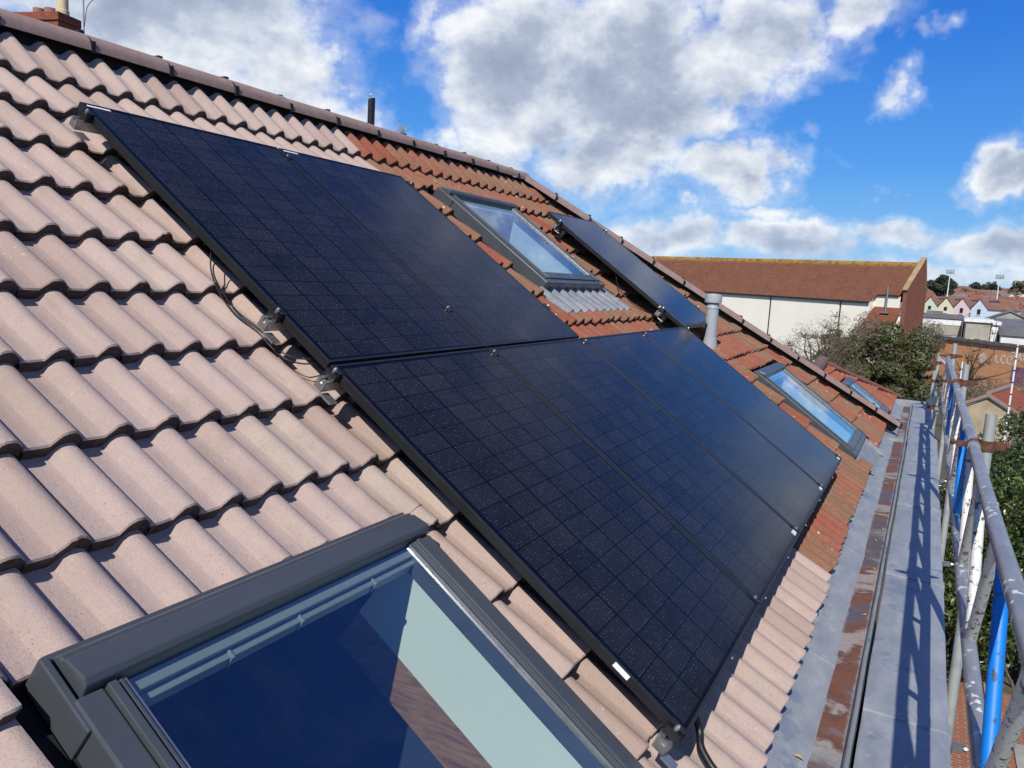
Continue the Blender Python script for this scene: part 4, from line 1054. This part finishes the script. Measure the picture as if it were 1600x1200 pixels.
# ------------------------------------------------------------------ the white hall
hall = empty('hall', (66, 10, GZ), 'long white walled hall with a brown tiled roof and a brick gable', 'hall')
ax = Vector((10.45, 24.28, 0)).normalized(); nr = Vector((-ax.y, ax.x, 0))   # nr points to the viewer side
RA = Vector((65.77, -2.29, 2.11)); LEN = 26.4; HW = 2.6; HB = 1.4; EZ = -0.95
def hp(s, w, z): return tuple(Vector((RA.x, RA.y, 0)) + ax * s + nr * w + Vector((0, 0, z)))
ROOFT = mat('brown_plain_tile', lambda k: None)
def m_plain(k):
    o = OC(k); sp = k.n('ShaderNodeSeparateXYZ', {0: o})
    s = k.m('ADD', k.m('MULTIPLY', sp.outputs[0], ax.x), k.m('MULTIPLY', sp.outputs[1], ax.y))
    v = k.n('ShaderNodeCombineXYZ', {0: s, 1: sp.outputs[2], 2: 0.0}).outputs[0]
    b = k.n('ShaderNodeTexBrick', {'Vector': v, 'Color1': (0.205, 0.085, 0.052, 1), 'Color2': (0.155, 0.065, 0.042, 1), 'Mortar': (0.045, 0.022, 0.018, 1), 'Scale': 4.0, 'Mortar Size': 0.035, 'Brick Width': 0.95, 'Row Height': 0.52})
    c = k.mix(k.lin(k.noise(o, 0.9, 6, 0.7), 0.35, 0.7, 0, 0.5), b.outputs[0], (0.20, 0.10, 0.055))
    lich = k.m('MULTIPLY', k.smooth(sp.outputs[2], 8.80, 9.25), k.smooth(k.noise(o, 2.2, 5, 0.7), 0.34, 0.58))
    c = k.mix(lich, c, (0.34, 0.21, 0.035))
    principled(k, color=c, rough=0.92, spec=0.15, normal=bump(k, b.outputs['Fac'], -0.6, 0.04))
m_plain(NT(ROOFT.node_tree))
h = MB(); th = 0.16
h.poly([hp(0.3, 0, 2.11), hp(LEN, 0, 2.11), hp(LEN, HW + 0.2, EZ - 0.1), hp(2.35, HW + 0.2, EZ - 0.1), hp(1.95, HW - 0.35, EZ + 0.50), hp(0.3, HW - 0.35, EZ + 0.50)])
h.poly([hp(0.3, 0, 2.11), hp(0.3, -HB, EZ), hp(LEN, -HB, EZ), hp(LEN, 0, 2.11)])
h.build('roof', ROOFT, hall)
h = MB(); h.poly([hp(LEN, HW, GZ), hp(2.3, HW, GZ), hp(2.3, HW, EZ - 0.12), hp(LEN, HW, EZ - 0.12)]); h.poly([hp(2.3, HW, GZ), hp(2.3, HW - 0.5, GZ), hp(2.3, HW - 0.5, EZ + 0.42), hp(2.3, HW, EZ - 0.12)]); h.poly([hp(2.3, HW - 0.5, GZ), hp(0.3, HW - 0.5, GZ), hp(0.3, HW - 0.5, EZ + 0.42), hp(2.3, HW - 0.5, EZ + 0.42)])
h.poly([hp(LEN, HW, GZ), hp(LEN, -HB, GZ), hp(LEN, -HB, EZ), hp(LEN, 0, 2.0), hp(LEN, HW, EZ)])
def m_cream(k):
    o = OC(k)
    c = k.mix(k.lin(k.noise(o, 0.35, 5, 0.6), 0.35, 0.7), (0.80, 0.77, 0.66), (0.74, 0.71, 0.61))
    sp = k.n('ShaderNodeSeparateXYZ', {0: o})
    c = k.mix(k.m('MULTIPLY', k.smooth(sp.outputs[2], 2.4, 1.0, 0, 0.5), k.smooth(k.noise(o, 1.4, 5, 0.7), 0.42, 0.6)), c, (0.60, 0.50, 0.38))
    principled(k, color=c, rough=0.9, spec=0.2)
h.build('white_wall', mat('cream_render', m_cream), hall)
GB = brickish('gable_brick', (0.30, 0.11, 0.065), (0.22, 0.085, 0.055), (0.17, 0.12, 0.10), 3.6, axes='XZ')
h = MB()
for s0, s1 in ((-0.25, 0.06),):
    f0 = [hp(s0, HW - 0.3, GZ), hp(s0, HW - 0.3, EZ + 0.95), hp(s0, 0, 2.36), hp(s0, -0.75, EZ + 0.8), hp(s0, -0.8, GZ)]; f1 = [hp(s1, *q) for q in ((HW - 0.3, GZ), (HW - 0.3, EZ + 0.95), (0, 2.36), (-0.75, EZ + 0.8), (-0.8, GZ))]
    i = h.add(f0 + f1); h.face((i, i + 1, i + 2, i + 3, i + 4)); h.face((i + 9, i + 8, i + 7, i + 6, i + 5))
    for q in range(5): h.face((i + q, i + 5 + q, i + 5 + (q + 1) % 5, i + (q + 1) % 5))
h.build('brick_gable', GB, hall)
h = MB()
for (w0, z0, w1, z1) in ((HW - 0.15, EZ + 0.90, 0, 2.40), (0, 2.40, -0.8, EZ + 0.72)):
    a_ = [hp(-0.30, w0, z0), hp(-0.30, w1, z1), hp(0.10, w1, z1), hp(0.10, w0, z0)]; b_ = [(p[0], p[1], p[2] + 0.10) for p in a_]
    i = h.add(a_ + b_); h.face((i + 4, i + 5, i + 6, i + 7))
    for q in range(4): h.face((i + q, i + (q + 1) % 4, i + 4 + (q + 1) % 4, i + 4 + q))
h.build('coping', simple('mossy_coping', (0.34, 0.24, 0.13), 0.9, 0, 0.3, 2, 0.3), hall)
h = MB(); h.box((0, 0, 0), (0.001, 0.001, 0.001))
h = MB()
h.tube([hp(2.3, HW + 0.2, EZ - 0.14), hp(LEN, HW + 0.2, EZ - 0.14)], 0.07, 8); h.tube([hp(0.4, HW - 0.38, EZ + 0.46), hp(2.0, HW - 0.38, EZ + 0.46)], 0.06, 8)
h.build('gutter', simple('black_gutter', (0.02, 0.02, 0.022), 0.5), hall, smooth=60)
for s_ in (4.6, 10.8):
    d = MB(); d.tube([hp(s_, HW + 0.20, EZ - 0.15), hp(s_, HW + 0.08, EZ - 0.5), hp(s_, HW + 0.07, GZ)], 0.05, 8); d.build('downpipe', MATS['black_gutter'], hall, smooth=60)
lt = MB(); lt.poly([hp(0.1, HW - 0.49, EZ - 0.42), hp(2.2, HW - 0.49, EZ - 0.42), hp(2.5, HW + 1.3, EZ - 2.3), hp(0.1, HW + 1.3, EZ - 2.3)]); lt.build('lean_to_roof', brickish('lean_to_tile', (0.27, 0.09, 0.05), (0.21, 0.075, 0.045), (0.08, 0.035, 0.025), 4.0, 0.9, 0.5, 0.03, axes='YZ'), hall)
lw = MB(); lw.poly([hp(0.1, HW + 1.2, GZ), hp(0.1, HW + 1.2, EZ - 2.22), hp(2.5, HW + 1.2, EZ - 2.22), hp(2.5, HW + 1.2, GZ)]); lw.build('lean_to_wall', MATS['cream_render'], hall)
fm = MB(); fx_ = Vector(hp(1.1, HW - 0.05, EZ - 0.82)); fm.tube([fx_, fx_ + Vector((0, 0, 1.95))], 0.075, 12); fm.obox(fx_, (ax, nr, Vector((0, 0, 1))), (0.32, 0.25, 0.05)); fm.build('flue', STEEL, hall, smooth=50)
sg_ = MB(); c0 = hp(5.5, HW + 0.03, -4.0); sg_.m = 0; sg_.obox(c0, (ax, nr, Vector((0, 0, 1))), (0.45, 0.02, 0.16)); sg_.m = 1; sg_.obox(tuple(Vector(c0) + Vector((0, 0, -0.36))), (ax, nr, Vector((0, 0, 1))), (0.40, 0.02, 0.18))
tag(sg_.build('notice', [simple('navy_board', (0.02, 0.03, 0.12), 0.5), simple('yellow_board', (0.75, 0.62, 0.03), 0.5)]), 'small navy and yellow notice on the white hall wall seen through bare twigs', 'sign')

# ------------------------------------------------------------------ graffiti wall
gw = empty('graffiti_wall', (62.5, -7, GZ), 'orange brick boundary wall with white graffiti and a dark tiled coping', 'wall')
p0 = Vector((66.5, -3.6, 0)); p1 = Vector((57.4, -11.6, 0)); gd = (p1 - p0).normalized(); gn = Vector((-abs(gd.y), gd.x * -1, 0)); gn = Vector((gd.y, -gd.x, 0))
if gn.x > 0: gn = -gn
ZT = -3.45
def gp(s, w, z): return tuple(p0 + gd * s + gn * w + Vector((0, 0, z)))
GL = (p1 - p0).length
m = MB(); m.obox(gp(GL / 2, 0, (ZT + GZ) / 2), (gd, gn, Vector((0, 0, 1))), (GL / 2, 0.15, (ZT - GZ) / 2))
m.build('brickwork', brickish('orange_brick', (0.66, 0.32, 0.15), (0.56, 0.27, 0.135), (0.50, 0.32, 0.20), 3.2, axes='YZ', noise_amt=0.22), gw)
m = MB(); q = 0
while q < GL:
    m.obox(gp(q + 0.16, 0.03, ZT + 0.10 + random.gauss(0, 0.01)), (gd, gn, Vector((0, 0, 1))), (0.14, 0.30, 0.10)); q += 0.32
m.build('coping_tiles', simple('dark_coping', (0.10, 0.11, 0.12), 0.8, 0, 0.35, 2), gw)
GRAF = simple('white_spray', (0.66, 0.60, 0.56), 0.8, 0, 0.3, 5)
strokes = []
def letter(s, z, hgt, segs):
    for a_, b_ in segs: strokes.append(((s + a_[0] * hgt, z + a_[1] * hgt), (s + b_[0] * hgt, z + b_[1] * hgt)))
for q in range(5):
    a_ = q * math.pi / 5 + 0.3; strokes.append(((5.05 - math.cos(a_) * 0.42, -4.45 - math.sin(a_) * 0.34), (5.05 + math.cos(a_) * 0.42, -4.45 + math.sin(a_) * 0.34)))
letter(6.2, -4.62, 0.5, [((0, 1), (0, 0)), ((0, 0), (.4, .05))])
for off in (0.35, 0.85):
    pts = [(0.48 + 0.36 * math.cos(t_), 0.5 + 0.5 * math.sin(t_)) for t_ in np.linspace(0.9, 5.4, 8)]
    letter(6.2 + off, -4.62, 0.55, list(zip(pts[:-1], pts[1:])))
letter(7.45, -4.30, 0.55, [((0, .9), (.5, 1)), ((.5, 1), (.55, .55)), ((.55, .55), (.15, .45)), ((.15, .45), (0.0, 0))])
letter(7.9, -4.30, 0.55, [((0, 0), (.3, 1)), ((.3, 1), (.6, 0)), ((.1, .4), (.5, .4))])
letter(8.4, -4.30, 0.55, [((0, 0), (0, 1)), ((0, 1), (.5, 1)), ((0, .5), (.4, .5)), ((0, 0), (.5, 0))])
letter(8.85, -4.30, 0.55, [((.1, 1), (.1, .35)), ((.1, .12), (.1, 0))])
m = MB()
for (s0, z0), (s1, z1) in strokes:
    A_ = Vector(gp(s0, 0.156, z0)); B_ = Vector(gp(s1, 0.156, z1)); d_ = B_ - A_
    if d_.length < 1e-4: continue
    m.obox((A_ + B_) / 2, (d_, gn, d_.cross(gn)), (d_.length / 2 + 0.025, 0.004, 0.042))
m.build('graffiti', GRAF, gw)
pq = MB()
pq.obox(gp(9.5, 0.152, -5.35), (gd, gn, Vector((0, 0, 1))), (1.9, 0.002, 0.62)); pq.build('purple_tag_patch', simple('purple_spray', (0.22, 0.09, 0.14), 0.85, 0, 0.5, 2), gw)

tw = empty('bare_tree', (52.4, -5.9, GZ), 'bare branching tree in front of the orange graffiti wall', 'tree')
t = MB(); t.tube([(52.4, -5.9, GZ), (52.4, -5.8, -5.9), (52.5, -5.7, -5.2)], [0.13, 0.10, 0.08], 7)
g = random.Random(15); tips = [(52.5 + g.gauss(0, .9), -5.7 + g.gauss(0, 1.1), -4.1 + g.gauss(0, .8)) for _ in range(22)]
twigs(t, (52.5, -5.7, -5.3), tips, 0.055, 16, 0.25)
for tp in tips: twigs(t, tp, [(tp[0] + g.gauss(0, .3), tp[1] + g.gauss(0, .4), tp[2] + g.uniform(-.2, .5)) for _ in range(6)], 0.02, g.randint(0, 999), 0.08)
t.build('trunk', TWIG, tw, smooth=60)

# striped white poles near the wall
for (x, y, zb, zt, lab) in ((33.1, -6.28, GZ, -2.1, 'thin white pole in front of the purple graffiti at the right edge'), (37.5, -4.72, GZ, -3.2, 'short white pole between two scaffold poles in front of the orange wall')):
    e = empty('white_pole', (x, y, zb), lab, 'pole'); m = MB(); m.tube([(x, y, zb), (x + 0.05, y, zt)], 0.035, 8); m.build('shaft', WHITE, e, smooth=60)
    m = MB()
    for z in np.arange(zb + 0.5, zt, 0.45): m.tube([(x + 0.05 * (z - zb) / (zt - zb), y, z), (x + 0.05 * (z - zb) / (zt - zb), y, z + 0.05)], 0.037, 8)
    m.build('dark_bands', RUBBER, e)

# ------------------------------------------------------------------ garage with a red hipped roof
ga = empty('garage', (42, -6.3, GZ), 'small garage with a beige rendered gable and a red tiled roof behind the laurel', 'garage')
gx, gy = 41.6, -6.15
fwd = Vector((1, -0.25, 0)).normalized(); sd = Vector((fwd.y, -fwd.x, 0)); sd = sd if sd.y < 0 else -sd
def ap_(a_, b_, z): return tuple(Vector((gx, gy, 0)) + fwd * a_ + sd * b_ + Vector((0, 0, z)))
AZ, EZ2, hw = -4.93, -5.55, 1.12
m = MB(); m.poly([ap_(0, -hw, GZ), ap_(0, -hw, EZ2), ap_(0, 0, AZ), ap_(0, hw, EZ2), ap_(0, hw, GZ)]); m.poly([ap_(0, -hw, GZ), ap_(0, -hw, EZ2), ap_(5, -hw, EZ2), ap_(5, -hw, GZ)]); m.poly([ap_(0, hw, GZ), ap_(0, hw, EZ2), ap_(5, hw, EZ2), ap_(5, hw, GZ)]); m.poly([ap_(5, -hw, GZ), ap_(5, -hw, EZ2), ap_(5, 0, AZ), ap_(5, hw, EZ2), ap_(5, hw, GZ)])
m.build('wall', simple('beige_render', (0.40, 0.33, 0.22), 0.9, 0, 0.25, 1.5, 0.3), ga)
m = MB()
for sg in (-1, 1): m.poly([ap_(-0.12, 0, AZ + 0.09), ap_(-0.12, sg * (hw + 0.25), EZ2 - 0.05), ap_(5.2, sg * (hw + 0.25), EZ2 - 0.05), ap_(5.2, 0, AZ + 0.09)])
m.build('roof', brickish('garage_tile', (0.34, 0.10, 0.055), (0.27, 0.085, 0.05), (0.14, 0.05, 0.03), 3.0, 0.9, 0.5, 0.02, axes='XY'), ga)
m = MB(); m.tube([ap_(-0.15, 0, AZ + 0.10), ap_(5.2, 0, AZ + 0.10)], 0.12, 8); m.build('ridge', RIDGE, ga, smooth=60)
m = MB()
for sg in (-1, 1):
    a_, b_ = Vector(ap_(-0.14, 0, AZ + 0.02)), Vector(ap_(-0.14, sg * (hw + 0.27), EZ2 - 0.12)); m.obox((a_ + b_) / 2, (b_ - a_, fwd, (b_ - a_).cross(fwd)), ((b_ - a_).length / 2, 0.03, 0.075))
m.build('bargeboard', RIDGE, ga)
m = MB()
for sg in (-1, 1):
    a_, b_ = Vector(ap_(-0.05, 0, AZ - 0.10)), Vector(ap_(-0.05, sg * (hw + 0.14), EZ2 - 0.20)); m.obox((a_ + b_) / 2, (b_ - a_, fwd, (b_ - a_).cross(fwd)), ((b_ - a_).length / 2, 0.03, 0.025))
m.build('white_trim', WHITE, ga)

# ------------------------------------------------------------------ yard buildings and the town
DARKG = simple('dark_opening', (0.02, 0.02, 0.022), 0.6)
SLATE = simple('grey_sheet_roof', (0.15, 0.15, 0.155), 0.8, 0, 0.25, 0.6)
WREND = simple('white_yard_render', (0.74, 0.73, 0.70), 0.85, 0, 0.10, 0.5)
GREND = simple('grey_yard_render', (0.36, 0.34, 0.28), 0.9, 0, 0.25, 0.8)


def shed(name, label, c, yaw, half_w, depth, ez, az, wallm, roofm, extra=None, flat=False, base=GZ):
    """gable end faces the viewer; c = centre of the front"""
    e = empty(name, (c[0], c[1], base), label, 'building')
    f = Vector((math.cos(yaw), math.sin(yaw), 0)); s = Vector((f.y, -f.x, 0))
    def P(a_, b_, z): return tuple(Vector((c[0], c[1], 0)) + f * a_ + s * b_ + Vector((0, 0, z)))
    w = half_w; m = MB()
    for a_ in (0, depth):
        m.poly([P(a_, -w, base), P(a_, w, base), P(a_, w, ez), P(a_, 0, az), P(a_, -w, ez)])
    m.poly([P(0, -w, base), P(0, -w, ez), P(depth, -w, ez), P(depth, -w, base)]); m.poly([P(0, w, base), P(0, w, ez), P(depth, w, ez), P(depth, w, base)])
    m.build('wall', wallm, e)
    m = MB()
    for sg in (-1, 1):
        a_ = [P(-0.15, 0, az + 0.05), P(-0.15, sg * (w + 0.2), ez - 0.02), P(depth, sg * (w + 0.2), ez - 0.02), P(depth, 0, az + 0.05)]
        b_ = [(p[0], p[1], p[2] + 0.12) for p in a_]; i = m.add(a_ + b_); m.face((i + 4, i + 5, i + 6, i + 7)); m.face((i + 3, i + 2, i + 1, i))
        for q in range(4): m.face((i + q, i + (q + 1) % 4, i + 4 + (q + 1) % 4, i + 4 + q))
    m.build('roof', roofm, e)
    for (nm, mm, b0, b1, z0, z1) in (extra or []):
        m = MB(); m.obox(P(-0.06, (b0 + b1) / 2, (z0 + z1) / 2), (s, f, Vector((0, 0, 1))), (abs(b1 - b0) / 2, 0.05, (z1 - z0) / 2)); m.build(nm, mm, e)
    return e


def block(name, label, x0, x1, y0, y1, z1, wallm, roofm, extra=None, base=GZ, cat='building', slope=0.0):
    e = empty(name, ((x0 + x1) / 2, (y0 + y1) / 2, base), label, cat)
    m = MB(); m.box((x0, y0, base), (x1, y1, z1)); m.build('wall', wallm, e)
    m = MB(); i = m.add([(x0 - 0.2, y0 - 0.2, z1 + 0.002), (x1 + 0.2, y0 - 0.2, z1 + slope), (x1 + 0.2, y1 + 0.2, z1 + slope), (x0 - 0.2, y1 + 0.2, z1 + 0.002), (x0 - 0.2, y0 - 0.2, z1 + 0.3), (x1 + 0.2, y0 - 0.2, z1 + 0.3 + slope), (x1 + 0.2, y1 + 0.2, z1 + 0.3 + slope), (x0 - 0.2, y1 + 0.2, z1 + 0.3)])
    for q in ((0, 3, 2, 1), (4, 5, 6, 7), (0, 1, 5, 4), (1, 2, 6, 5), (2, 3, 7, 6), (3, 0, 4, 7)): m.face([i + j for j in q])
    m.build('roof', roofm, e)
    for (nm, mm, b0, b1, z0, zz) in (extra or []):
        m = MB(); m.box((x0 - 0.08, b0, z0), (x0 + 0.02, b1, zz)); m.build(nm, mm, e)
    return e


block('flat_roofed_workshop', 'long low white workshop with a flat grey roof right of the brick gable', 88, 100, -6.2, 1.5, -2.40, WREND, SLATE, [('grey_band', GREND, -6.2, 1.5, -4.0, -3.05), ('parapet_trim', WHITE, -6.2, 1.5, -3.0, -2.45)])
block('grey_workshop', 'grey rendered workshop with a dark doorway between two white buildings', 84, 92, -8.35, -6.35, -2.45, GREND, WHITE, [('doorway', DARKG, -7.62, -7.12, -5.0, -4.0), ('cream_door', simple('cream_door', (0.70, 0.62, 0.34), 0.6), -7.05, -6.55, -5.0, -4.0)])
block('white_annex', 'narrow white block right of the grey workshop', 84.5, 92, -9.0, -8.45, -2.6, WREND, WHITE)
block('white_store', 'white flat fronted store with a grey lean-to roof near the right edge', 83, 92, -11.4, -9.2, -3.45, WREND, SLATE, slope=1.1)
block('open_store', 'open fronted store with dark bays at the right edge', 80, 90, -16.5, -11.7, -3.4, WREND, SLATE, [('bay', DARKG, -16.2, -13.2, -5.2, -3.7), ('bay', DARKG, -13.0, -12.0, -5.2, -3.7)], slope=0.8)
shed('gabled_workshop', 'workshop with a stained pale gable and a grey sheet roof behind the white store', (98, -10.8, GZ), R_(-4), 2.9, 14, -2.8, -1.45, GREND, SLATE)
shed('pale_gabled_shed', 'pale gabled shed with a grey roof at the right edge behind the stores', (100, -16.2, GZ), R_(-4), 2.7, 14, -2.9, -1.6, GREND, SLATE)
shed('white_gabled_shed', 'white gabled shed with a brown roof furthest right in the yard', (112, -20.0, GZ), R_(-4), 4.6, 16, -2.9, -1.2, WREND, simple('brown_sheet_roof', (0.16, 0.11, 0.08), 0.85, 0, 0.3, 0.5))
sk_ = MB(); sk_.box((91, -4.4, -2.085), (94, -2.9, -1.75))
tag(sk_.build('rooflight_box', SLATE), 'dark glazed box on the flat workshop roof beside the brick gable', 'rooflight')

PVB = simple('dark_blue_panels', (0.03, 0.045, 0.10), 0.25)
TERR = simple('terrace_tile', (0.22, 0.11, 0.075), 0.9, 0, 0.3, 0.4)
pastel = [('pale green', (0.70, 0.76, 0.58), 178, -3.1), ('pale yellow', (0.82, 0.76, 0.57), 174.5, -5.85), ('pink', (0.81, 0.63, 0.63), 170.2, -8.45), ('pale blue', (0.68, 0.76, 0.85), 167.0, -11.15)]
for i, (nm, col, x, y) in enumerate(pastel):
    dx, dy = -1.2 / 150, 0
    e = shed('terraced_house', '%s gabled terraced house in the pastel row beyond the yard' % nm, (x, y, GZ), R_(-38), 1.62, 9, -1.85, -0.05, simple('%s render' % nm, col, 0.85, 0, 0.05, 0.5), TERR,
             [('window', DARKG, -0.32, 0.28, -2.75 if i > 1 else -2.5, -1.85 if i > 1 else -1.85), ('sill', WHITE, -0.5, 0.45, -3.0, -2.92)])
    f = Vector((math.cos(R_(-38)), math.sin(R_(-38)), 0)); s = Vector((f.y, -f.x, 0))
    m = MB(); P = lambda a_, b_, z: tuple(Vector((x, y, 0)) + f * a_ + s * b_ + Vector((0, 0, z)))
    for sg in (-1, 1):
        m.poly([P(1.6, sg * 0.35, -0.05 - 0.35 * 1.11 + 0.22), P(1.6, sg * 1.3, -0.05 - 1.3 * 1.11 + 0.22), P(4.6, sg * 1.3, -0.05 - 1.3 * 1.11 + 0.22), P(4.6, sg * 0.35, -0.05 - 0.35 * 1.11 + 0.22)])
    m.build('rooftop_panels', PVB, e); e['group'] = 'pastel terraced houses'

# floodlight masts
def mast(x, y, top, label):
    b = ground_h(x, y); e = empty('floodlight_mast', (x, y, b), label, 'floodlight mast', 'floodlight masts')
    m = MB(); m.tube([(x, y, b), (x, y, top)], [0.22, 0.13], 8); m.build('mast', WHITE, e, smooth=60)
    m = MB(); m.box((x - 0.15, y - 1.15, top + 0.1), (x + 0.15, y + 1.15, top + 0.25))
    for k_ in range(4):
        for r in range(2): m.box((x - 0.5, y - 1.15 + k_ * 0.62, top - 0.45 + r * 0.85), (x - 0.15, y - 0.72 + k_ * 0.62, top + 0.05 + r * 0.85))
    m.build('lamp_rack', simple('lamp_rack_grey', (0.20, 0.22, 0.24), 0.6), e)
mast(296, -7.6, 8.4, 'tall floodlight mast left, beside the dark evergreen on the skyline')
mast(303, -22.0, 7.7, 'tall floodlight mast right, above the distant red roofs')

# houses climbing the far slope
RT = [simple('town_roof_red', (0.24, 0.085, 0.05), 0.9, 0, 0.3, 0.3), simple('town_roof_brown', (0.19, 0.11, 0.08), 0.9, 0, 0.3, 0.3), simple('town_roof_grey', (0.16, 0.15, 0.15), 0.9, 0, 0.3, 0.3)]
WT = [WREND, simple('town_cream', (0.62, 0.54, 0.40), 0.9), simple('town_brick', (0.30, 0.14, 0.09), 0.9)]
def far_house(x, y, L, yaw, w=4.8, ez=3.3, rz=1.9):
    b = ground_h(x, y) - 1; m = MB(); f = Vector((math.cos(yaw), math.sin(yaw), 0)); s = Vector((f.y, -f.x, 0))
    P = lambda a_, b_, z: tuple(Vector((x, y, b)) + f * a_ + s * b_ + Vector((0, 0, z)))
    h_ = ez + 1
    m.m = 0
    for a_ in (-L / 2, L / 2): m.poly([P(a_, -w / 2, 0), P(a_, w / 2, 0), P(a_, w / 2, h_), P(a_, 0, h_ + rz), P(a_, -w / 2, h_)])
    m.poly([P(-L / 2, -w / 2, 0), P(L / 2, -w / 2, 0), P(L / 2, -w / 2, h_), P(-L / 2, -w / 2, h_)]); m.poly([P(-L / 2, w / 2, 0), P(L / 2, w / 2, 0), P(L / 2, w / 2, h_), P(-L / 2, w / 2, h_)])
    m.m = 1
    for sg in (-1, 1): m.poly([P(-L / 2 - .3, 0, h_ + rz + .1), P(-L / 2 - .3, sg * (w / 2 + .4), h_ - .2), P(L / 2 + .3, sg * (w / 2 + .4), h_ - .2), P(L / 2 + .3, 0, h_ + rz + .1)])
    m.m = 1; m.box(tuple(np.array(P(L * .3, 0, h_ + rz - 0.6)) - [.28, .28, 0]), tuple(np.array(P(L * .3, 0, h_ + rz + 0.75)) + [.28, .28, 0]))
    m.m = 2
    for k_ in range(max(2, int(L / 4))):
        for sg in (-1, 1):
            c = P(-L / 2 + (k_ + .5) * L / max(2, int(L / 4)), sg * (w / 2 + .02), h_ - 1.6); m.obox(c, (f, s, Vector((0, 0, 1))), (0.7, 0.05, 0.6))
    o = m.build('distant_house', [g.choice(WT), g.choices(RT, [5, 3, 2])[0], DARKG]); o['group'] = 'houses on the far slope'
    return tag(o, 'distant small house with a pitched roof on the far rising slope', 'house')
g = random.Random(21)
rows = [(212, 11, 9), (235, 13, 9), (262, 14, 10), (300, 16, 11), (345, 18, 12), (400, 19, 13), (470, 22, 14), (560, 24, 16), (680, 28, 20), (820, 32, 26)]
for (X, n, L) in rows:
    for q in range(n):
        yy = -X * 0.16 + (q + g.uniform(-.3, .3)) * (X * 0.30 / n) + 0.0
        far_house(X + g.uniform(-8, 8), yy, L * g.uniform(.55, .95), R_(90 + g.uniform(-22, 22)) if g.random() < .75 else R_(g.uniform(-20, 20)))
# trees on the skyline
tree('dark_evergreen', 'broad dark evergreen tree on the skyline beside the left floodlight mast', (338, -5.9, ground_h(338, -6)), (338, -6.2, 4.4), (3.5, 4.0, 3.6), 26, 1.7, [('crown', PINE, 5200, 0.75, 0.5, None)], 4, 0.6, ntwig=6)
for q, (X, Y, rr__) in enumerate([(560, -22, 3.6), (700, -33, 5), (760, -48, 5), (620, -52, 6), (640, -60, 6.5), (800, -14, 5), (820, -45, 5), (470, -34, 2.6), (330, -26, 2.2)]):
    zb = ground_h(X, Y); tree('distant_tree', 'distant dark rounded tree among the roofs of the far slope', (X, Y, zb), (X, Y, zb + rr__ * 1.3), (rr__ * .8, rr__, rr__ * .8), 14, rr__ * .45, [('crown', PINE if q % 3 else TWIG, 1300, rr__ * 0.13, 0.6, None)], 30 + q, 0.3, 'trees on the far slope', ntwig=3)
